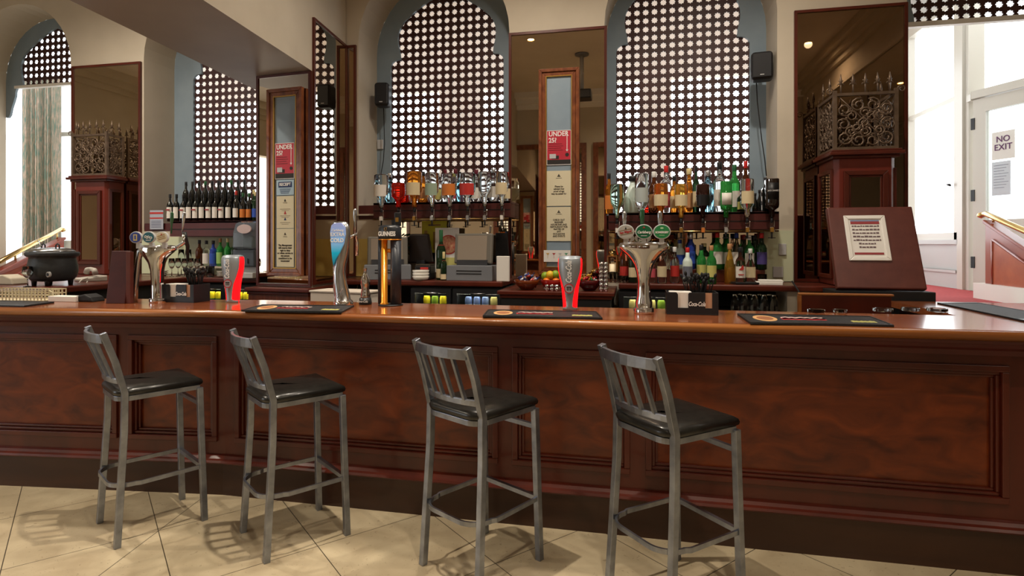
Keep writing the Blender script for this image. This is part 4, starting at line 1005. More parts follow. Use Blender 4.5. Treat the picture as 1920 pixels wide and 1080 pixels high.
# soft-drink fonts with red glowing sides
REDG = mat('red_lit_plastic', (230, 10, 20), .4, emit=(255, 10, 20), es=1.1)
SILP = mat('silver_plastic', (150, 158, 166), .35, .4)
def coke_font(px, py, label, rz, hpx):
    p = pZ(px, py, CT); s = hpx * (H - CT) / (py - HY) / .30
    t = thing('soft_drink_font', label, 'drinks dispenser', p, rz, 'silver and red soft drink fonts')
    K = [(0, .040, .040), (.03, .041, .042), (.06, .043, .044), (.12, .048, .050), (.17, .057, .054), (.22, .067, .058), (.26, .070, .058), (.288, .068, .056), (.298, .062, .050)]
    b = MB(); b.loft([[(wx * s * cos(2 * pi * k / 32), wy * s * sin(2 * pi * k / 32), z * s) for k in range(32)] for z, wx, wy in K]); b.build('lit_body', REDG, t)
    G = [(-.001, .99), (.014, .99), (.024, .40), (.06, .44), (.12, .60), (.17, .78), (.22, .86), (.26, .87), (.288, .88), (.300, .92)]
    def at_(z):
        for (z0, a0, c0), (z1, a1, c1) in zip(K, K[1:]):
            if z <= z1: q = max(0, (z - z0) / (z1 - z0)); return a0 + (a1 - a0) * q, c0 + (c1 - c0) * q
        return K[-1][1:]
    for sd, nm in ((-1, 'front_cover'), (1, 'rear_cover')):
        b = MB(); b.smooth = True; rows = []
        for z, fr_ in G:
            wx, wy = at_(z); row = []
            for k in range(13):
                an = math.asin(fr_) * (k / 6 - 1)
                row.append(b.av((wx * s * 1.03 * sin(an), sd * wy * s * 1.07 * cos(an), z * s)))
            rows.append(row)
        for A, B in zip(rows, rows[1:]):
            for k in range(12): b.af((A[k], A[k + 1], B[k + 1], B[k]))
        o = b.build(nm, SILP, t); md = o.modifiers.new('s', 'SOLIDIFY'); md.thickness = .004 * s
        if sd < 0: f = o
    b = MB(); b.loft([[(wx * s * cos(2 * pi * k / 24), wy * s * sin(2 * pi * k / 24), z * s) for k in range(24)] for z, wx, wy in ((.296, .066, .054), (.303, .062, .050), (.307, .045, .038))]); b.build('top_cap', SILP, t)
    text('Coca-Cola', .046 * s, WINK, f, (0, -.0655 * s, .218 * s), rot=(pi / 2, -pi / 2, 0), shear=.35, bold=.0004, sx=.62)
    b = MB(); disc_y(b, 0, .125 * s, .028 * s, .028 * s, -.0590 * s, -.0575 * s); o = b.build('round_logo', mat('dull_red_print', (176, 50, 62), .5), f)
    b = MB(); disc_y(b, 0, .125 * s, .022 * s, .022 * s, -.0598 * s, -.059 * s); b.build('logo_face', mat('logo_grey', (158, 152, 156), .5), o)
    b = MB()
    for q in (-.009, 0, .009): b.box((q - .0025) * s, (q + .0025) * s, -.0606 * s, -.0598 * s, .114 * s, .134 * s)
    b.box(-.014 * s, .014 * s, -.0606 * s, -.0598 * s, .131 * s, .136 * s); b.build('logo_figures', INK, o)
    return t
coke_font(1069, 581, 'silver soft drink font with glowing red sides, beside the central bar mat', 0, 99)
coke_font(437, 567, 'silver soft drink font with glowing red side, left of the pier', radians(5), 87)
# twisted silver font with blue-teal face
p = pZ(643, 573, CT)
t = thing('beer_font', 'twisted silver beer font with a lilac-to-teal illuminated face', 'beer tap', p)
S_ = lambda px: (px - 643) * dep(643, p.y) / F
Zp = lambda py: (573 - py) * dep(643, p.y) / F
K = [(574, 644, 17, .05), (566, 644, 17, .05), (562, 643, 15, .042), (550, 641, 14.5, .04), (530, 637, 13, .035), (510, 635, 11.5, .03), (495, 637, 12, .03), (480, 639, 14, .03), (460, 640, 16, .03), (440, 640, 17.5, .03), (426, 639, 17.5, .028), (418, 637, 15, .024), (415, 636, 11, .012)]
b = MB(); b.loft([[(S_(c) + S_(643 + w) * cos(2 * pi * k / 24), d_ * sin(2 * pi * k / 24), Zp(y)) for k in range(24)] for y, c, w, d_ in K]); b.build('body', CHROMED, t)
MB().lathe([(.056, 0), (.058, .008), (.058, .025), (.05, .034)], 24, c=(S_(644), 0, 0)).build('base_ring', CHROME, t)
GRAD = mat('lilac_teal_face', (150, 160, 210), .3, emit=(150, 160, 220), es=.25); N, L, bs = nodes(GRAD)
tc = N.new('ShaderNodeTexCoord'); sp = N.new('ShaderNodeSeparateXYZ'); cr = N.new('ShaderNodeValToRGB'); mr = N.new('ShaderNodeMapRange')
L.new(tc.outputs['Object'], sp.inputs[0]); L.new(sp.outputs[2], mr.inputs[0]); mr.inputs[1].default_value = Zp(500); mr.inputs[2].default_value = Zp(418)
cr.color_ramp.elements[0].color = lin((30, 90, 110)); cr.color_ramp.elements[1].color = lin((140, 150, 200))
e = cr.color_ramp.elements.new(.32); e.color = lin((20, 160, 190)); e = cr.color_ramp.elements.new(.52); e.color = lin((120, 170, 215))
L.new(mr.outputs[0], cr.inputs[0]); L.new(cr.outputs[0], bs.inputs['Base Color']); L.new(cr.outputs[0], bs.inputs['Emission Color'])
face = [(630, 419), (645, 418), (653, 426), (654, 440), (650, 458), (642, 474), (634, 486), (629, 500), (626, 480), (624, 455), (622.5, 435), (625, 423)]
o = MB().prism([(S_(x), Zp(y)) for x, y in face], 'y', -.036, -.026).build('lit_face', GRAD, t, bevel=.003)
text('Carlsberg', .020, WINK, o, (S_(638), -.0375, Zp(432)), shear=.2, bold=.0003)
text('EXTRA', .030, WINK, o, (S_(638), -.0375, Zp(440)), bold=.0006); text('COLD', .032, WINK, o, (S_(637), -.0375, Zp(451)), bold=.0010)
MB().tube([(S_(629), -.036, Zp(500)), (S_(632), -.038, Zp(520)), (S_(630), -.040, Zp(545)), (S_(634), -.046, Zp(558)), (S_(650), -.044, Zp(540))], .0025, 6).build('twist_edge', CHROME, t)
handle(t, S_(658), Zp(440), .16, CHROMED, y=.06, lean=.01)
MB().tube([(S_(655), .02, Zp(445)), (S_(658), .07, Zp(438)), (S_(658), .09, Zp(455)), (S_(657), .09, Zp(480))], .010, 8).build('spout', CHROME, t)
# silver drinks-bottle ornament
p = pZ(685, 571, CT)
t = thing('bottle_ornament', 'small silver cola-bottle ornament on a black base between two fonts', 'ornament', p)
k_ = .0030 * 3.5 / 3.3
b = MB().lathe([(r * k_, z * k_) for r, z in ((9, 12), (9.5, 16), (8.5, 24), (7, 30), (8.5, 38), (9.5, 44), (8.5, 50), (5, 58), (3.3, 64), (3, 67), (3.8, 67.5), (3.8, 71), (3, 72))], 14); b.build('bottle', CHROME, t)
MB().lathe([(12 * k_, 0), (12.5 * k_, 2 * k_), (11 * k_, 13 * k_)], 16).build('base', BLACK, t)
text('Coca-Cola', .019, WINK, t, (0, -12.6 * k_, 7 * k_), shear=.3, sx=.85)
# black and gold stout font
p = pZ(731, 573, CT)
DKB = mottle('dark_ribbed_plastic', (30, 34, 42), (44, 50, 60), 30, rough=.4)
AMBG = mat('golden_column', (232, 150, 40), .22, .55, coat=.5)
t = thing('beer_font', 'black stout font with white lettering and golden central column', 'beer tap', p)
u = dep(731, p.y) / F; S_ = lambda px: (px - 731) * u; Zp = lambda py: (573 - py) * u
MB().lathe([(23 * u, 0), (23 * u, .006), (21 * u, .01)], 28, c=(0, .01, 0)).build('base', BLACK, t)
MB().lathe([(5.5 * u, .01), (5.5 * u, Zp(450))], 16, c=(S_(713), 0, 0)).build('side_column', DKB, t)
MB().lathe([(10 * u, .01), (10 * u, Zp(450))], 20, c=(S_(743), 0, 0)).build('side_column', DKB, t)
MB().lathe([(8 * u, .005), (8 * u, .016), (6 * u, .02), (6 * u, Zp(450))], 18, c=(S_(722), -.015, 0)).build('gold_column', AMBG, t)
MB().tube([(S_(724), -.01, Zp(470)), (S_(738), -.005, Zp(470))], 4 * u, 12).build('gold_knob', AMBG, t)
b = MB(); b.loft([[(S_(731) + w * u * cos(2 * pi * k / 28), .052 * q * sin(2 * pi * k / 28), Zp(y)) for k in range(28)] for y, w, q in ((449, 22, .9), (447, 22.5, 1), (428, 21.5, 1), (424, 19, .9), (422, 14, .6))]); cp = b.build('cap', mat('stout_black', (34, 38, 44), .35), t)
MB().lathe([(22.4 * u, Zp(450)), (22.4 * u, Zp(448.5))], 28, c=(0, 0, 0), sy=.75).build('gold_rim', AMBG, t)
text('GUINNESS', .038, WINK, cp, (.004, -.0545, Zp(439)), bold=.0010, sx=.62)
b = MB(); b.tube([(-.006 + .008 * cos(q), -.053, Zp(430) + .009 * sin(q)) for q in (2.4, 3.4, 4.4, 5.4)] + [(.002, -.053, Zp(427)), (-.012, -.053, Zp(427))], .0014, 5); b.build('harp_mark', GOLD, cp)
o = MB().box(S_(738), S_(750), .01, .035, Zp(424), Zp(398)).build('tap_handle', BLACK, t, bevel=.006)
MB().box(S_(741), S_(747), .008, .0105, Zp(416), Zp(408)).build('harp_mark', GOLD, o)
MB().box(S_(733), S_(738), .01, .03, Zp(424), Zp(412)).build('handle_lever', BLACK, t)
# bar mats
def mat_quad(corners, label, emb=True, z=CT, zt=.008, txt=True):
    P = [pZ(x, y, z + zt) for x, y in corners]; c = sum(P, Vector()) / 4
    t = thing('bar_mat', label, 'bar mat', (c.x, c.y, z), group=None)
    Q = [(q.x - c.x, q.y - c.y) for q in P]
    o = MB().prism(Q, 'z', 0, zt).build('mat', RUBBER, t, bevel=.002)
    A, B, C, D = [Vector((q[0], q[1], 0)) for q in Q]
    def uv(a_, b_): return A * (1 - a_) * (1 - b_) + B * a_ * (1 - b_) + C * a_ * b_ + D * (1 - a_) * b_
    def patch(a0, a1, b0, b1, m, nm, wav=0, n=14):
        b = MB(); top = []; bot = []
        for i in range(n + 1):
            q = a0 + (a1 - a0) * i / n; d_ = wav * (((i * 7) % 5) / 5 - .4)
            top.append(uv(q, b1 + d_)[:2]); bot.append(uv(q, b0 + d_ * .4)[:2])
        b.prism(bot + top[::-1], 'z', zt, zt + .0008); return b.build(nm, m, t)
    rim = MB()
    for a0, a1, b0, b1 in ((0, 1, 0, .06), (0, 1, .94, 1), (0, .015, .06, .94), (.985, 1, .06, .94)):
        rim.prism([uv(a0, b0)[:2], uv(a1, b0)[:2], uv(a1, b1)[:2], uv(a0, b1)[:2]], 'z', zt, zt + .002)
    rim.build('raised_rim', BLACK, t)
    if txt:
        b = MB(); el = [uv(.16 + .085 * cos(2 * pi * k / 28), .5 + .32 * sin(2 * pi * k / 28))[:2] for k in range(28)]; b.prism(el, 'z', zt, zt + .001); b.build('oval_print', mat('tan_print', (206, 160, 106), .6), t)
        b = MB(); el = [uv(.16 + .06 * cos(2 * pi * k / 28), .5 + .2 * sin(2 * pi * k / 28))[:2] for k in range(28)]; b.prism(el, 'z', zt + .001, zt + .0014); b.build('oval_centre', mat('brown_print', (150, 96, 60), .6), t)
        patch(.28, .60, .38, .60, RINK, 'red_print', .12); patch(.29, .60, .46, .68, mat('pink_print', (228, 196, 190), .6), 'pale_print', .1)
        patch(.76, .93, .24, .40, mat('olive_print', (170, 166, 92), .6), 'olive_print', .08)
    return t
mat_quad([(-60, 571), (45, 573.5), (102, 566), (0, 563.5)], 'black rubber bar mat at the far left end of the bar', txt=False)
mat_quad([(452, 581.5), (640, 585), (664, 573), (492, 571)], 'black rubber bar mat under the twisted silver font', txt=True)
mat_quad([(905, 592), (1130, 596.5), (1118, 584), (915, 580.5)], 'black rubber bar mat in front of the central soft drink font')
mat_quad([(1407, 605), (1677, 610), (1632, 593), (1382, 588)], 'black rubber bar mat towards the right end of the bar')
mat_quad([(1920, 601), (2010, 598), (1830, 567), (1757, 567.5)], 'black rubber bar mat on the right-hand return of the bar', txt=False)
# napkin and straw caddies
def caddy(px, py, w, h, rz, label, n_str, gl):
    p = pZ(px, py, CT); p.y += .06; t = thing('napkin_caddy', label, 'napkin holder', p, rz); d = .07; q = w / 2
    b = MB().box(-q, q, -d, d, 0, .006).box(-q, q, d - .006, d, .006, h).box(-q, -q + .006, -d, d - .006, .006, h).box(q - .006, q, -d, d - .006, .006, h)
    b.prism([(-q + .006, .006), (q - .006, .006), (q - .006, h), (q * .76, h), (q * .76, .036), (q * .50, .036), (q * .50, h), (-q * .10, h), (-q * .16, h - .008), (-q * .16, .036), (-q * .56, .036), (-q * .56, h - .012), (-q * .62, h), (-q + .006, h)], 'y', -d, -d + .006)
    b.build('holder', mat('caddy_black', (26, 27, 32), .45), t, bevel=.001)
    text('Coca-Cola', h * .27, WINK, t, (q * .17, -d - .001, h * .48), shear=.3, bold=.0008, sx=.62)
    for k in range(1): tag(MB().box(-q * .9, -q * .02, -d + .008, .02, .008, h + .002).build('napkin_stack', PAPER, None, bevel=.004, loc=p, rz=rz), 'stack of white paper napkins in the %s caddy' % gl, 'napkins')
    tag(MB().box(q * .46, q * .80, -d + .008, -d + .012, .008, h - .002).build('menu_card', mat('picture_card', (196, 150, 120), .5), None, loc=p, rz=rz), 'small printed card in the front slot of the %s caddy' % gl, 'card')
    M_ = Matrix.Translation(p) @ Matrix.Rotation(rz, 4, 'Z')
    base = None
    for k in range(n_str):
        a_ = random.uniform(-.5, .5); c_ = random.uniform(-.25, .35); L_ = random.uniform(.17, .20)
        if base is None:
            bb = MB().tube([(0, 0, 0), (0, 0, .13), (0, 0, .165)], .0028, 5); bb.lathe([(.003, .158), (.0075, .165), (.008, .174), (.003, .182)], 6); base = bb.build('straw', BLACKM); o = base
        else: o = base.copy(); COL.objects.link(o)
        tag(o, 'thin black cocktail straw with knobbed end in the %s caddy' % gl, 'straw', 'black straws in the %s caddy' % gl)
        o.location = M_ @ Vector((q * .28 + random.uniform(-.045, .045), random.uniform(.03, d - .02), .010)); o.rotation_euler = (c_ * .6, a_ * .55, rz)
        o.scale = (1, 1, random.uniform(.95, 1.2))
    return t
caddy(1298, 590, .262, .118, 0, 'black cola-branded napkin and straw caddy right of the T-shaped font', 40, 'right')
caddy(337, 567, .235, .115, radians(-2), 'black cola-branded napkin and straw caddy beside the left chrome font', 36, 'left')
# menu stand at left
p = pZ(223, 569, CT)
t = thing('menu_stand', 'upright dark maroon menu stand beside the left chrome font', 'menu holder', p, radians(8))
MB().prism([(-.01, 0), (.03, 0), (.055, .33), (.04, .33)], 'x', -.08, .045).build('board', mottle('dark_maroon_leatherette', (60, 20, 20), (72, 28, 26), 12, rough=.38), t, bevel=.003)
MB().prism([(.03, 0), (.11, 0), (.056, .31)], 'x', -.075, .04).build('stand', BLACKM, t)
MB().box(.045, .075, .0, .03, 0, .325).build('side_leaf', MARO, t, bevel=.002)
# glass ashtrays
for x, y, r_, d_ in ((1530, 586, .045, 'clear glass ashtray behind the right bar mat, left of two'), (1575, 586, .035, 'small clear glass ashtray behind the right bar mat, right of two'), (1655, 584, .05, 'clear glass ashtray left of three by the bar return'), (1707, 583, .045, 'clear glass ashtray middle of three by the bar return'), (1757, 584, .05, 'clear glass ashtray right of three by the bar return')):
    b = MB().lathe([(r_ * .8, 0), (r_, .004), (r_, .018), (r_ * .8, .018), (r_ * .7, .006), (.001, .005)], 18); tag(b.build('glass_ashtray', GCLR, loc=pZ(x, y, CT)), d_, 'ashtray')
# ================================================================== MENU BOARD AND SCREEN AT RIGHT
t = thing('menu_cabinet', 'low dark cabinet under the tilted menu board at right', 'cabinet', (1.62, 4.5, 0))
MB().box(-.30, .30, -.23, .04, 0, 1.158).build('body', BLACKM, t, bevel=.004); MB().box(-.42, -.30, -.2, .04, 1.08, 1.12).build('side_ledge', mat('pale_wood', (150, 112, 70), .5), t)
t = thing('menu_board', 'large maroon tilted menu board with a white framed price list', 'menu board', (1.605, 4.275, 1.176))
lean = math.atan2(.22, .56)
t.rotation_euler = (-lean, 0, 0); bw = .27
MB().box(-bw, bw, 0, .05, 0, .60).build('board', MARO, t, bevel=.01)
fx0, fx1, fz0, fz1 = -.175, .085, .195, .53
o = MB().frame(fx0, fx1, fz0, fz1, .028, -.012, 0).build('frame', WHITE, t, bevel=.004)
s_ = MB().box(fx0 + .026, fx1 - .026, -.004, -.0005, fz0 + .026, fz1 - .026).build('price_sheet', PAPER, t)
MB().box(fx0 + .04, fx1 - .04, -.006, -.004, fz0 + .045, fz0 + .06).build('red_band', mat('menu_red', (150, 60, 64), .6), s_)
b = MB().box(fx0 + .04, fx1 - .04, -.006, -.004, fz1 - .065, fz1 - .045)
b.build('red_band', mat('menu_red', (150, 60, 64), .6), s_)
b = MB(); random.seed(3)
for r in range(7):
    z = fz1 - .085 - r * .026; x = fx0 + .045 + (.03 if r > 4 else 0)
    while x < fx1 - .05 - (.03 if r > 4 else 0):
        w = random.uniform(.008, .024); b.box(x, min(x + w, fx1 - .045), -.006, -.004, z, z + random.uniform(.008, .012)); x += w + .004
b.build('price_pictures', mat('menu_ink', (110, 92, 96), .6), s_)
b = MB().box(fx0 + .04, fx1 - .04, -.0055, -.004, fz1 - .045, fz1 - .035); b.build('blue_band', mat('menu_blue', (120, 136, 170), .6), s_)
t = thing('service_screen', 'low mahogany screen panel behind the right end of the bar', 'panel', (1.30, 3.98, 0))
MB().box(-.27, .24, -.015, .015, 0, 1.15).build('panel', WOOD, t); MB().box(-.285, .255, -.02, .02, 1.15, 1.165).build('top_bead', EDGEW, t, bevel=.005); MB().box(-.285, -.27, -.02, .02, 0, 1.15).build('edge_bead', EDGEW, t)
# ================================================================== TILLS AND CLUTTER BETWEEN PIER AND PLINTH
def Xr(px, Y): return xat(px, Y)
def till(pxc, wpx, y0, y1, Y, label, drawer, yaw=0, scr=None):
    x = Xr(pxc, Y); k = dep(pxc, Y) / F; w = wpx * k / 2
    t = thing('cash_till', label, 'cash register', (x, Y, BZ), yaw)
    dw = drawer / 2 * k
    MB().box(-dw, dw, -.12, .09, 0, .125).build('cash_drawer', GREY, t, bevel=.004)
    MB().box(-dw * .55, dw * .55, -.123, -.119, .055, .062).box(-dw * .55, dw * .55, -.123, -.119, .078, .085).build('drawer_slot', BLACKM, t)
    MB().box(-w * .8, w * .8, -.05, .08, .125, .17).build('foot', DGREY, t)
    h = (y1 - y0) * k; zb = zat(pxc, y1, Y) - BZ
    b = MB(); b.T = Matrix.Translation((0, -.03, zb)) @ Matrix.Rotation(-.12, 4, 'X')
    b.box(-w, w, 0, .05, 0, h); o = b.build('monitor', mat('till_casing', (112, 108, 100), .4), t, bevel=.012)
    b = MB(); b.T = Matrix.Translation((0, -.03, zb)) @ Matrix.Rotation(-.12, 4, 'X')
    b.box(-w + .03, w - .045, -.003, .001, .025, h - .02); b.build('screen', mat('till_screen', (150, 138, 124), .12), o)
    return t
till(888, 74, 437, 494, 4.72, 'grey touch-screen cash till with blue-grey drawer, right of the champagne', 88, radians(-3))
till(727, 74, 443, 500, 4.72, 'cash till with grey drawer partly hidden behind the black stout font', 84, radians(24))
t = thing('monitor_back', 'dark rear-tilted screen between the left till and the champagne', 'monitor', (Xr(791, 4.88), 4.87, BZ), radians(-8))
b = MB(); b.T = Matrix.Translation((0, 0, .14)) @ Matrix.Rotation(.15, 4, 'X'); b.prism([(-.125, 0), (.105, 0), (.08, .25), (-.10, .25)], 'y', 0, .04); b.build('casing', mat('dark_brown_casing', (40, 32, 28), .4), t, bevel=.008)
MB().box(-.04, .04, -.02, .06, 0, .16).build('foot', BLACK, t); MB().box(-.03, .0, -.002, .0, .30, .33).build('sticker', YLL, t, loc=(0, -.02, 0))
t = thing('monitor_back', 'dark customer screen to the right of the grey till', 'monitor', (Xr(938, 4.9), 4.93, BZ + .0))
b = MB().prism([(-.05, .12), (.075, .12), (.055, .40), (-.05, .40)], 'y', 0, .03); b.build('casing', BLACK, t, bevel=.005); MB().box(-.03, .04, -.02, .05, 0, .13).build('foot', BLACK, t)
tag(MB().box(-.054, .05, -.02, .02, 0, .205).build('white_card_box', PAPER, loc=(Xr(944, 4.6), 4.60, BZ), bevel=.004), 'tall white card box on the counter right of the till', 'box')
# stacked white bowls, dark card reader box
for k in range(3): tag(MB().lathe([(.045, 0), (.062, .01), (.070, .034), (.068, .036), (.055, .012), (.001, .006)], 20).build('white_bowl', mat('white_china', (226, 222, 214), .25), loc=(Xr(789, 4.60), 4.60, BZ + .024 * k)), 'white china bowl, %s of the stack of three by the left till' % ('bottom', 'middle', 'topmost')[k], 'bowl')
t = thing('receipt_printer', 'black receipt printer behind the stacked white bowls', 'printer', (Xr(797, 4.74), 4.74, BZ)); MB().box(-.07, .07, -.06, .06, 0, .12).build('casing', BLACK, t, bevel=.01); MB().box(-.02, .05, -.062, -.058, .085, .105).build('red_badge', RDL, t)
MB().box(-.065, .065, -.055, .055, .121, .13).build('lid', mat('printer_lid', (70, 62, 50), .5), t)
tag(MB().box(-.03, .03, -.02, .02, 0, .02).tube([(0, 0, .02), (.0, 0, .02)], .001).build('yellow_tin', mat('yellow_tin', (226, 170, 30), .4), loc=(Xr(766, 4.66), 4.62, BZ + .127)), 'small yellow packet lying on the left till drawer', 'packet') if 0 else None
# notices behind the tills
def flat(name, label, cat, x0p, x1p, y0p, y1p, Y, m):
    a_ = pY(x0p, y1p, Y); c_ = pY(x1p, y0p, Y)
    t = thing(name, label, cat, ((a_.x + c_.x) / 2, Y, a_.z)); w = (c_.x - a_.x) / 2; h = c_.z - a_.z
    MB().box(-w, w, 0, .003, 0, h).build('sheet', m, t); return t, w, h
t, w, h = flat('paper_notice', 'yellow notice on the wall behind the dark screen, under the left shelf', 'notice', 791, 838, 414, 474, 4.965, mat('yellow_paper', (196, 190, 50), .6))
text('ALLERGEN\nINFO', .045, mat('olive_ink', (110, 112, 40), .6), t, (0, -.001, h * .82), sx=.8) if 0 else None
b = MB().box(-w * .5, w * .5, -.001, 0, h * .84, h * .9).box(-w * .8, -w * .55, -.001, 0, h * .25, h * .7).box(-w * .1, w * .5, -.001, 0, h * .1, h * .66); b.build('printed_shapes', mat('brown_yellow_ink', (150, 120, 50), .6), t)
t, w, h = flat('picture_card', 'white card with a red-ringed round picture behind the champagne bottles', 'picture', 816, 861, 427, 510, 4.90, PAPER)
b = MB(); disc_y(b, w * .12, h * .62, w * .78, w * .78, -.002, 0); o = b.build('red_ring', RDL, t)
b = MB(); disc_y(b, w * .12, h * .62, w * .70, w * .70, -.003, -.002); b.build('picture_disc', mottle('food_picture', (206, 160, 120), (170, 70, 60), 40, rough=.6), o)
b = MB().box(-w * .1, w * .9, -.001, 0, h * .05, h * .33); b.build('lower_print', YLL, t)
t, w, h = flat('paper_notice', 'white sheet pinned by the left till under the shelf end', 'notice', 712, 735, 412, 442, 4.98, PAPER)
t, w, h = flat('paper_notice', 'small striped red, white and blue notice right of the left pillar', 'notice', 281, 306, 394, 430, 4.98, mat('grey_blue_paper', (170, 176, 190), .6))
MB().box(-w, w, -.001, 0, h * .8, h * .9).build('red_stripe', RDL, t); MB().box(-w, w, -.001, 0, h * .55, h * .62).build('red_stripe', RDL, t)
b = MB()
for k in range(5): b.box(-w * .8, w * .7, -.001, 0, h * (.1 + k * .08), h * (.12 + k * .08))
b.build('printed_lines', mat('navy', (28, 50, 96), .6), t)
tag(MB().lathe([(.03, 0), (.032, .005), (.032, .10), (.028, .11)], 16).build('blue_can', BLL, loc=(Xr(287, 4.9), 4.90, zat(287, 436, 4.9) - .03)), 'blue can beside the left wine shelf', 'can') if 0 else None
# leafy sprig in a pale vase behind the stout font
t = thing('potted_plant', 'small green plant in a white pot behind the black stout font', 'plant', (Xr(752, 4.93), 4.93, BZ))
MB().lathe([(.035, 0), (.05, .20), (.045, .20), (.03, .02)], 16).build('pot', LGREY, t)
b = MB(); random.seed(5)
for k in range(46):
    a_ = random.uniform(0, 6.28); r = random.uniform(.0, .07); z = .2 + random.uniform(0, .18); x = r * cos(a_); y = r * sin(a_) * .5
    i = [b.av(q) for q in ((x, y, z), (x + .03 * cos(a_) + .008, y + .01, z + .015), (x + .05 * cos(a_), y, z + .03), (x + .03 * cos(a_) - .008, y - .01, z + .018))]; b.af(i)
b.build('leaves', mat('leaf_green', (40, 80, 44), .5), t)
# white archive box
pb = pZ(600, 545, 1.145)
bx = thing('cardboard_box', 'pale cardboard box with faint print behind the twisted silver font', 'box', (Xr(640, 3.98), 3.98, .93), radians(-8))
MB().box(-.20, .27, -.10, .12, 0, .185).build('carton', mat('pale_card', (196, 186, 174), .7), bx, bevel=.003)
o = MB().box(-.21, .28, -.105, .125, .186, .20).build('lid', mat('pale_card', (196, 186, 174), .7), bx, bevel=.003)
text('TWINS', .030, mat('faint_brown_ink', (120, 110, 100), .7), bx, (-.10, -.102, .085), sx=.9)
t = thing('under_bar_shelf', 'low service shelf behind the middle of the bar carrying the cardboard box', 'shelf', (-1.3, 3.95, 0))
MB().box(-1.1, .5, -.2, .18, .90, .928).build('board', BLACKM, t)
for x_ in (-1.06, .46): MB().box(x_ - .02, x_ + .02, -.18, .16, 0, .899).build('leg', BLACKM, t)
# ================================================================== PLINTH CLUTTER: sweets, fruit, measures
PZ = 1.122
def bowl(px, Y, r, h, m, label, z=PZ):
    o = MB().lathe([(r * .45, 0), (r * .5, .004), (r * .85, h * .5), (r, h), (r * .96, h), (r * .8, h * .5), (r * .4, .012), (.001, .01)], 24).build('bowl', m, loc=(Xr(px, Y), Y, z)); tag(o, label, 'bowl'); return o
REDGL = mat('red_glass', (200, 36, 24), .08, trans=.7)
bowl(1034, 4.42, .085, .08, REDGL, 'red glass fruit bowl left of the central soft drink font')
bowl(988, 4.42, .10, .075, mat('amber_bowl_glass', (150, 70, 30), .1, trans=.6), 'amber glass bowl of wrapped sweets on the plinth, left')
bowl(1105, 4.42, .095, .08, mat('dark_red_glass', (110, 20, 24), .1, trans=.6), 'dark red glass bowl of wrapped sweets right of the central font')
rnd = random.Random(11)
fr_ = [(-.035, -.02, .062, 'orange'), (.035, -.01, .062, 'orange'), (0, .04, .062, 'orange'), (-.01, -.01, .115, 'lemon'), (.03, .0, .118, 'green apple'), (-.05, .01, .105, 'green apple')]
for k, (dx, dy, dz, kd) in enumerate(fr_):
    c = {'orange': (226, 120, 20), 'lemon': (220, 180, 40), 'green apple': (130, 160, 40)}[kd]
    o = MB().ball((0, 0, 0), .032, n=14).build(kd.replace(' ', '_'), mat('fruit_' + kd.replace(' ', '_'), c, .4), loc=(Xr(1034, 4.42) + dx, 4.42 + dy, PZ + dz))
    tag(o, kd + ' in the red fruit bowl, ' + ('low at the left', 'low at the right', 'at the back', 'on top in the middle', 'on top at the right', 'on top at the left')[k], kd)
SWC = [(40, 60, 130), (210, 214, 224), (200, 40, 40), (220, 170, 40), (30, 30, 50), (230, 230, 230)]
def sweets(px, n, pal, gl, rr=.075):
    base = {}
    for k in range(n):
        c = pal[k % len(pal)]; m = mat('wrapper_%d_%d_%d' % c, c, .25, .3, coat=.5)
        if c not in base:
            b = MB().ball((0, 0, 0), .016, 1.3, .9, .7, 8); b.prism([(.018, 0), (.034, .010), (.034, -.010)], 'y', -.002, .002); b.prism([(-.018, 0), (-.034, .010), (-.034, -.010)], 'y', -.002, .002)
            o = b.build('wrapped_sweet', m); base[c] = o
        else: o = base[c].copy(); COL.objects.link(o)
        a_ = rnd.uniform(0, 6.28); q = sqrt(rnd.random()) * rr; z = rnd.uniform(.035, .125 - q * .5)
        if z < .075: q = min(q, rr * .7)
        o.location = (Xr(px, 4.42) + q * cos(a_), 4.42 + q * sin(a_), PZ + z); o.rotation_euler = (rnd.uniform(-1, 1), rnd.uniform(-1, 1), rnd.uniform(0, 3))
        tag(o, 'foil-wrapped sweet heaped in the %s sweet bowl' % gl, 'sweet', 'wrapped sweets in the %s bowl' % gl)
sweets(988, 44, [(40, 60, 130), (210, 214, 224), (170, 60, 40), (190, 130, 70), (30, 40, 80), (150, 40, 30)], 'left', .070)
sweets(1105, 44, [(190, 36, 44), (222, 222, 226), (40, 110, 60), (30, 26, 30), (200, 160, 60), (170, 30, 40)], 'right', .068)
for k in range(6): tag(MB().lathe([(.014, 0), (.017, .022), (.015, .022), (.012, .004)], 12).build('steel_measure', CHROME, loc=(Xr(1034, 4.31) + (k % 3 - 1) * .036, 4.325, PZ + .024 * (k // 3))), 'small steel spirit measure, %s row, %s, before the fruit bowl' % (('lower', 'upper')[k // 3], ('left', 'middle', 'right')[k % 3]), 'measure')
for c in range(2):
    for k in range(7): tag(MB().lathe([(.014, 0), (.018, .03), (.016, .03), (.012, .004)], 12).build('steel_measure', CHROME, loc=(Xr(1127 + c * 9, 4.36), 4.36, PZ + .031 * k)), 'steel spirit measure, %s from bottom in the %s tall stack' % (ORD[k], ('left', 'right')[c]), 'measure', 'stacked steel measures right of the sweets')
def shot(px, Y, z, label, h=.055, r=.02, g='', m=None):
    b = MB().lathe([(r * .8, 0), (r, h), (r * .93, h), (r * .72, .010), (.001, .009)], 12); o = b.build('shot_glass', m or GCLR, loc=(Xr(px, Y), Y, z)); tag(o, label, 'glass', g or None)
for k in range(5): shot(1022 + k * 9, 4.6, PZ, 'small stemmed clear glass behind the fruit bowl, %s from left' % ORD[k], .10, .02)
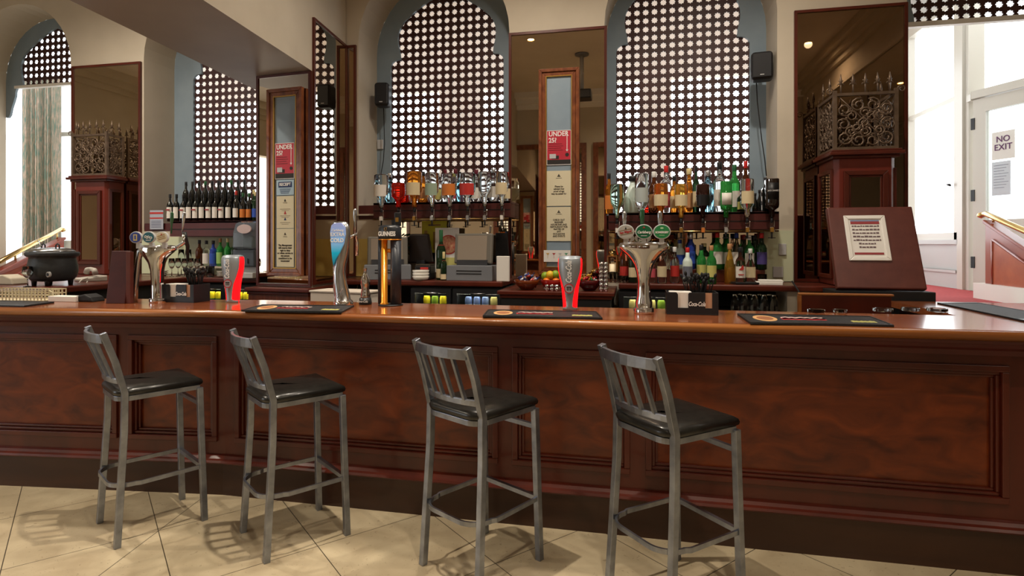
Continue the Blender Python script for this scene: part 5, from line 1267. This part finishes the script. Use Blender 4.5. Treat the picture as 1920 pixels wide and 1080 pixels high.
for k in range(6): shot(1142 + k * 7.2, 4.60 + .035 * (k % 2), BZ, 'clear shot glass, %s from left, on the right back counter by the mirror' % ORD[k], .055 if k > 2 else .085, .017)
t = thing('glass_lantern', 'small square glass lantern with a pale candle at the left of the right counter', 'lantern', (Xr(1148, 4.80), 4.80, BZ))
b = MB(); 
for x in (-.035, .035):
    for y in (-.035, .035): b.box(x - .004, x + .004, y - .004, y + .004, 0, .2)
b.box(-.04, .04, -.04, .04, .2, .21).box(-.04, .04, -.04, .04, 0, .01).lathe([(.03, .21), (.01, .25)], 10); b.build('frame', BRASS, t)
MB().lathe([(.024, .01), (.024, .14)], 14).build('candle', mat('candle_wax', (226, 216, 186), .5, emit=(255, 220, 170), es=.25), t)
# ================================================================== BACK COUNTER RIGHT END CLUTTER
tag(MB().box(-.09, .09, -.07, .07, 0, .018).build('card_reader', BLACK, loc=(Xr(1392, 4.62) + .02, 4.66, BZ), bevel=.005, rz=.2), 'flat black card reader on the right back counter before the bottles', 'card machine')
tag(MB().box(-.10, .08, -.06, .06, 0, .02).box(-.08, .085, -.055, .055, .02, .035).build('paper_pad', PAPER, loc=(Xr(1445, 4.64), 4.66, BZ), bevel=.002, rz=-.1), 'white order pads stacked at the right end of the back counter', 'paper')
tag(MB().lathe([(.033, 0), (.036, .07), (.033, .07), (.03, .01), (.001, .009)], 16).build('tumbler', GCLR, loc=(Xr(1429, 4.8), 4.80, BZ)), 'clear tumbler behind the order pads on the right', 'glass')
for x0, x1, y0, y1, d_ in ((1460, 1474, 457, 478, 'upper white wall switch at the right end of the back counter'), (1449, 1468, 500, 520, 'lower white wall socket at the right end of the back counter'), (708, 719, 262, 280, 'small white socket on the blue surround under the left speaker')):
    Y = 4.98 if x0 > 1000 else 5.395
    a_ = pY(x0, y1, Y); c_ = pY(x1, y0, Y); tag(MB().box(a_.x, c_.x, Y - .012, Y + .003, a_.z, c_.z).build('wall_socket', LGREY, bevel=.003), d_, 'socket')
tag(MB().tube([pY(1485, 527, 4.55), pY(1497, 545, 4.5), pY(1505, 565, 4.45), pY(1506, 600, 4.4), pY(1506, 640, 4.4)], .006, 6).build('hanging_cable', BLACKM), 'black cable hanging off the right end of the back counter', 'cable')
# glasses drying under the right counter
t = thing('glass_shelf', 'dark shelf under the right back counter holding upturned glasses', 'shelf', (.85, 4.72, 0)); MB().box(-.3, .22, -.14, .2, .955, .975).build('board', BLACKM, t)
for k in range(9):
    px = 1378 + k * 9.2; tag(MB().lathe([(.03, 0), (.028, .006), (.03, .012), (.024, .115), (.001, .118)], 12).build('upturned_tumbler', GCLR, loc=(Xr(px, 4.62 + .07 * (k % 2)), 4.62 + .07 * (k % 2), .977)), 'upturned clear tumbler under the right back counter, %s from left' % ORD[k], 'glass')
# ================================================================== FRIDGES UNDER THE BACK COUNTER
def fridge(x0, x1, label, cans, gl, zt=1.115):
    t = thing('bottle_fridge', label, 'fridge', ((x0 + x1) / 2, 4.58, 0)); w = (x1 - x0) / 2
    MB().box(-w, w, .32, .34, 0, zt).box(-w, -w + .02, 0, .32, 0, zt).box(w - .02, w, 0, .32, 0, zt).box(-w + .02, w - .02, 0, .32, 0, .04).box(-w + .02, w - .02, 0, .32, zt - .03, zt).build('cabinet', BLACKM, t)
    b = MB()
    n = 2 if w > .3 else 1
    for k in range(n):
        a0 = -w + k * 2 * w / n; a1 = a0 + 2 * w / n
        d = MB().frame(a0 + .004, a1 - .004, .05, zt - .01, .035, -.03, -.004).build('door', BLACK, t)
        MB().box(a0 + .04, a1 - .04, -.02, -.016, .09, zt - .05).build('door_glass', mat('door_glass_clear', (240, 246, 246), 0, trans=1, ior=1.02), d)
        MB().tube([((a0 + a1) / 2 - .06, -.032, zt - .045), ((a0 + a1) / 2, -.05, zt - .045), ((a0 + a1) / 2 + .06, -.032, zt - .045)], .006, 6).build('handle', CHROMED, d)
    MB().box(-w + .02, w - .02, .02, .31, .875, .883).build('wire_shelf', LGREY, t)
    MB().box(-w + .03, w - .03, .03, .06, zt - .045, zt - .032).build('lamp_strip', mat('fridge_lamp', (255, 246, 220), .5, emit=(255, 246, 220), es=14), t)
    proto = {}
    n = int((2 * w - .08) / .072)
    for k in range(n):
        px = (x0 + x1) / 2 + (k - (n - 1) / 2) * .072; kind = cans[k % len(cans)] if len(cans) < 8 else cans[min(k, len(cans) - 1)]
        if kind not in proto:
            b = MB().lathe([(.026, 0), (.030, .006), (.030, .135), (.025, .148), (.025, .152), (.001, .150)], 14)
            o = b.build('drink_can', {'y': mat('can_yellow', (216, 196, 40), .3, .3), 'g': mat('can_green', (120, 150, 50), .3, .3), 'b': mat('can_blue', (120, 140, 190), .25, .5), 't': mat('can_tan', (190, 176, 110), .35, .3)}[kind])
            MB().lathe([(.0306, .05), (.0306, .09)], 14, cap=False).build('band', {'y': GREENF, 'g': YLL, 'b': WHL, 't': GOLD}[kind], o); proto[kind] = o
        else: o = copy_tree(proto[kind])
        o.location = (px, 4.66, .884)
        tag(o, '%s drink can, %s from left in the %s' % ({'y': 'yellow', 'g': 'green', 'b': 'silver-blue', 't': 'tan'}[kind], ORD[k], gl), 'can', 'cans in the ' + gl)
fridge(xat(772, 4.58), xat(848, 4.58), 'black under-counter fridge with yellow and green cans, left of the wider one', 'ygyyy', 'narrow fridge behind the stout font')
fridge(xat(850, 4.58), xat(946, 4.58), 'black under-counter fridge with silver-blue and tan cans, left of the dark plinth', 'bbbtttt', 'fridge left of the plinth')
fridge(xat(1160, 4.58), xat(1268, 4.58), 'black under-counter fridge with greenish cans behind the T-shaped font', 'tgtg', 'fridge behind the T-shaped font')
fridge(xat(1270, 4.58), xat(1334, 4.58), 'black under-counter fridge hidden behind the right straw caddy', 'tg', 'fridge behind the right caddy')
fridge(xat(366, 4.58), xat(486, 4.58), 'black under-counter fridge with yellow cans below the slush machine', 'yyty', 'fridge below the slush machine')
# ================================================================== LEFT END: slush machine, glasses, kettle, phone
Y = 4.625; k_ = dep(467, Y) / F
t = thing('slush_machine', 'grey drinks machine with clear domed tank beside the pier', 'drinks machine', (Xr(467, Y), Y, BZ)); w = 23 * k_
MB().box(-w, w, -.10, .16, 0, .05).box(-w, w, -.04, .16, .05, .10).build('base', LGREY, t, bevel=.006)
MB().box(-w, w, -.08, .16, .10, .255).build('body', mat('machine_grey', (74, 82, 92), .4), t, bevel=.012)
for x in (-.03, .05): MB().box(x - .004, x + .004, -.087, -.08, .13, .175).build('indicator', CHROME, t)
b = MB(); b.prism([(-.10, .257), (.15, .257), (.15, .46), (.10, .50), (0, .505), (-.06, .49), (-.095, .40)], 'x', -w * .92, w); b.build('tank', mat('tank_plastic', (150, 164, 180), .08, trans=.75), t, bevel=.02, seg=3)
b = MB(); disc_y(b, .03, .435, .07, .040, -.112, -.10); b.build('oval_badge', mat('pinkish_badge', (200, 180, 180), .5), t)
def wineglass(px, Y, z, h, r, label, grp=None, up=True, name='wine_glass'):
    P = [(r * .75, 0), (r * .75, .003), (.004, .008), (.004, h * .42), (r * .6, h * .5), (r, h * .68), (r * .82, h), (r * .78, h), (r * .95, h * .68), (r * .55, h * .52), (.001, h * .46)]
    o = MB().lathe(P, 14).build(name, GCLR, loc=(Xr(px, Y), Y, z)); tag(o, label, 'glass', grp); return o
for k in range(5): wineglass(322 + 12 * k, 4.60 + .09 * (k % 2), BZ, .17, .028, 'clear wine glass on the left back counter, %s from left' % ORD[k])
for k in range(2): wineglass(340 + 13 * k, 4.86, BZ, .25, .03, 'tall clear wine glass behind the front glasses, %s from left, under the wine shelf' % ORD[k])
tag(MB().lathe([(.034, 0), (.038, .10), (.035, .10), (.032, .012), (.001, .01)], 16).build('tumbler', GCLR, loc=(Xr(394, 4.62), 4.62, BZ)), 'clear tumbler under the six bottles on the left counter', 'glass')
WCH = mat('white_china', (226, 222, 214), .25)
for k in range(4): tag(MB().lathe([(.028, 0), (.05, .012), (.052, .014), (.001, .006)], 18).build('saucer', WCH, loc=(Xr(418, 4.64), 4.64, BZ + .014 * k)), 'white saucer, %s from bottom of the stack under the six bottles' % ORD[k], 'saucer')
for k in range(3): tag(MB().lathe([(.045, 0), (.07, .014), (.072, .017), (.001, .006)], 20).build('side_plate', WCH, loc=(Xr(303, 4.72), 4.70, BZ + .016 * k)), 'white side plate, %s from bottom of the stack behind the left chrome font' % ORD[k], 'plate')
tag(MB().box(-.045, .045, -.03, .03, 0, .05).build('sugar_box', PAPER, loc=(Xr(303, 4.72), 4.74, BZ + .052)), 'small white box on top of the side plates', 'box') if 0 else None
tag(MB().box(-.035, .035, 0, .004, 0, .06).build('small_picture', mottle('picture_print', (120, 110, 60), (50, 44, 36), 60, rough=.5), loc=(Xr(308, 4.97), 4.975, zat(308, 479, 4.97))), 'small dark picture on the pale wall behind the left chrome font', 'picture')
# soup kettle
Y = 3.50; kx = Xr(99, Y); 
t = thing('soup_kettle', 'black cast soup kettle with steel lid on the far-left counter', 'soup kettle', (kx, Y, BZ)); t.scale = (.8, .8, 1)
MB().lathe([(.10, .03), (.155, .035), (.180, .06), (.192, .10), (.190, .14), (.176, .19), (.174, .205), (.19, .21), (.203, .22), (.206, .235), (.195, .245), (.17, .245)], 36).build('body', mottle('kettle_black', (38, 42, 46), (48, 52, 56), 40, rough=.5), t)
for a_ in (0.6, 2.6, 4.2, 5.3): MB().lathe([(.018, 0), (.022, .03), (.026, .05)], 10, c=(.135 * cos(a_), .135 * sin(a_), 0)).build('foot', BLACK, t)
l_ = MB().lathe([(.172, .246), (.170, .254), (.15, .266), (.09, .275), (.001, .279)], 32).build('lid', CHROMED, t)
for sx_ in (-.07, .09): MB().tube([(sx_ - .02, -.03, .268), (sx_ - .018, -.03, .295), (sx_, -.03, .305), (sx_ + .018, -.03, .295), (sx_ + .02, -.03, .268)], .006, 8).build('lid_handle', BLACK, l_)
MB().tube([(-.10, -.02, .26), (-.13, -.02, .33), (-.145, -.02, .32)], .005, 6).build('ladle_handle', CHROME, t)
b = MB(); disc_y(b, .135, .085, .020, .020, -.158, -.14); o = b.build('control_knob', LGREY, t); b = MB(); disc_y(b, .135, .085, .011, .011, -.164, -.158); b.build('knob_cap', BLACK, o)
# wine glass by the kettle, phone, basket, papers
wineglass(52, 3.31, BZ, .145, .035, 'empty wine glass standing in front of the soup kettle')
t = thing('telephone', 'pale grey desk telephone with handset and coiled cord right of the kettle', 'telephone', (Xr(176, 3.95) - .03, 3.95, BZ), radians(-25))
MB().prism([(-.09, 0), (.09, 0), (.09, .045), (-.09, .025)], 'x', -.09, .09).build('base', mat('phone_grey', (176, 170, 160), .4), t, bevel=.008)
MB().tube([(-.10, 0, .065), (-.08, 0, .09), (0, 0, .10), (.08, 0, .09), (.10, 0, .065)], [.022, .02, .014, .02, .022], 12).build('handset', mat('phone_grey', (176, 170, 160), .4), t)
MB().tube([(.09, -.05, .03), (.13, -.10, .02), (.15, -.16, -.04), (.15, -.17, -.14), (.17, -.16, -.16), (.20, -.12, -.05), (.19, -.08, .01)], .004, 6).build('cord', mat('phone_grey', (176, 170, 160), .4), t)
b = MB(); W_, D_, H_ = .24, .16, .075
t = thing('plastic_basket', 'cream openwork plastic basket behind the far-left bar mat', 'basket', (pZ(25, 564, CT).x, pZ(25, 564, CT).y + .06, CT), radians(6))
for s in (-1, 1):
    for z in (.003, .024, .045, .072): b.box(-W_, W_, s * D_ / 2 - .003, s * D_ / 2 + .003, z - .003, z + .003)
    for k in range(20): x = -W_ + k * 2 * W_ / 19; b.box(x - .003, x + .003, s * D_ / 2 - .002, s * D_ / 2 + .002, 0, H_)
    for z in (.003, .024, .045, .072): b.box(s * W_ - .003, s * W_ + .003, -D_ / 2, D_ / 2, z - .003, z + .003)
    for k in range(6): y = -D_ / 2 + k * D_ / 5; b.box(s * W_ - .002, s * W_ + .002, y - .003, y + .003, 0, H_)
b.box(-W_, W_, -D_ / 2, D_ / 2, 0, .003); b.build('openwork', mat('cream_plastic', (206, 196, 164), .5), t)
MB().tube([(W_, -.05, .07), (W_ + .03, -.05, .055), (W_ + .03, -.05, .02), (W_, -.05, .01)], .004, 6).build('handle', mat('cream_plastic', (206, 196, 164), .5), t)
b = MB(); b.prism([(-.16, 0), (.16, 0), (.14, .05), (.06, .075), (-.02, .07), (-.05, .045), (-.14, .04)], 'y', -.06, .06); tag(b.build('paper_bag', mat('crumpled_paper', (186, 178, 160), .8), loc=(Xr(28, 3.5) - .10, 3.50, BZ), bevel=.01), 'pale crumpled paper bag behind the cream basket', 'bag')
tag(MB().box(-.12, .10, -.03, .05, 0, .035).build('flat_carton', PAPER, loc=pZ(118, 566, CT) + Vector((0, .03, 0)), bevel=.003), 'small flat white carton behind the far-left bar mat', 'box')
tag(MB().prism([(-.09, 0), (.09, 0), (.07, .03), (.02, .05), (-.05, .035)], 'y', -.05, .05).build('folded_cloth', BLACKM, loc=pZ(150, 565.5, CT) + Vector((.03, .03, 0)), bevel=.01), 'black folded cloth between the white carton and the menu stand', 'cloth')
# ================================================================== CURTAIN AND BALUSTRADES
CUR = mottle('floral_curtain', (150, 142, 122), (192, 166, 150), 7, rough=.9, dist=1.5); N, L, bs = nodes(CUR)
nz = N.new('ShaderNodeTexNoise'); nz.inputs['Scale'].default_value = 22; nz.inputs['Detail'].default_value = 3; cr2 = N.new('ShaderNodeValToRGB')
cr2.color_ramp.elements[0].position = .50; cr2.color_ramp.elements[1].position = .56; cr2.color_ramp.elements[0].color = (0, 0, 0, 1)
mx = N.new('ShaderNodeMix'); mx.data_type = 'RGBA'; old = [l for l in L if l.to_socket == bs.inputs['Base Color']][0].from_socket
L.new(nz.outputs['Fac'], cr2.inputs[0]); L.new(cr2.outputs[0], mx.inputs[0]); L.new(old, mx.inputs[6]); mx.inputs[7].default_value = lin((110, 132, 120)); L.new(mx.outputs[2], bs.inputs['Base Color'])
b = MB(); b.smooth = True; n = 90; A = []; B = []
x0, x1 = -8.30, -7.70
for i in range(n + 1):
    x = x0 + (x1 - x0) * i / n; y = 6.48 + .045 * sin(i * 2 * pi / 11) + .02 * sin(i * 2 * pi / 29)
    A.append(b.av((x, y, .978))); B.append(b.av((x, y * 1, 3.75)))
for i in range(n): b.af((A[i], A[i + 1], B[i + 1], B[i]))
o = b.build('curtain', CUR); md = o.modifiers.new('s', 'SOLIDIFY'); md.thickness = .004; tag(o, 'floor-length floral curtain hanging in the far-left window', 'curtain')
def balustrade(p0, p1, ztop0, ztop1, zb0, zb1, label, raillab, rz0, rz1, ext=.10):
    v = Vector((p1[0] - p0[0], p1[1] - p0[1], 0)); Ln = v.length; an = math.atan2(v.y, v.x)
    t = thing('balustrade', label, 'balustrade', (p0[0], p0[1], 0), an)
    g = lambda q, a0, a1: a0 + (a1 - a0) * q
    MB().prism([(0, zb0), (Ln, zb1), (Ln, ztop1), (0, ztop0)], 'y', -.03, .03).build('panel_body', REDW, t)
    MB().prism([(-.02, ztop0), (Ln, ztop1), (Ln, ztop1 + .03), (-.02, ztop0 + .03)], 'y', -.045, .045).build('capping', REDW, t, bevel=.006)
    for s in (-1, 1):
        i0, i1 = .12, Ln - .08; q0, q1 = i0 / Ln, i1 / Ln
        poly = [(i0, g(q0, zb0, zb1) + .12), (i1, g(q1, zb0, zb1) + .12), (i1, g(q1, ztop0, ztop1) - .10), (i0, g(q0, ztop0, ztop1) - .10)]
        ys = (-.038, -.030) if s < 0 else (.030, .038)
        MB().prism(poly, 'y', *ys).build('inset_panel', mottle('orange_burl', (150, 60, 26), (176, 84, 40), 7, rough=.3, coat=.3), t)
        bb = MB()
        for a_, c_ in zip(poly, poly[1:] + poly[:1]): bb.tube([(a_[0], s * .036, a_[1]), (c_[0], s * .036, c_[1])], .012, 6)
        bb.build('panel_moulding', REDW, t)
    t2 = thing('brass_handrail', raillab, 'handrail', (p0[0], p0[1], 0), an)
    MB().tube([(-ext, 0, rz0), (-ext * .5, 0, rz0 + .01), (Ln, 0, rz1)], .024, 12).build('rail', BRASS, t2)
    MB().lathe([(.001, -.03), (.03, -.015), (.034, 0), (.03, .015), (.001, .03)], 12, c=(-ext - .02, 0, rz0)).build('rail_knob', BRASS, t2)
    for q in (.06, .6): MB().tube([(Ln * q, 0, g(q, ztop0, ztop1) + .031), (Ln * q, 0, g(q, rz0, rz1) - .01)], .010, 8).build('bracket', BRASS, t2)
# right
balustrade((3.1, 5.96), (3.1, 4.9), 1.66, 1.20, .985, .985, 'reddish wood balustrade panel with sloping top at far right', 'brass handrail above the far-right balustrade', 1.735, 1.40)
struct(MB().box(3.02, 3.2, 5.0, 6.05, .981, 1.12).build('trim_18', WHITE))
# left
P1 = pY(115, 446, 5.7); P2 = pY(-40, 526, 4.6)
balustrade((P1.x, 5.7), (P2.x, 4.6), P1.z - .02, P2.z - .02, .985, .985, 'reddish wood balustrade panel rising behind the soup kettle at far left', 'brass handrail rising behind the soup kettle at far left', zat(112, 431, 5.7), zat(-40, 511, 4.6), ext=.0)
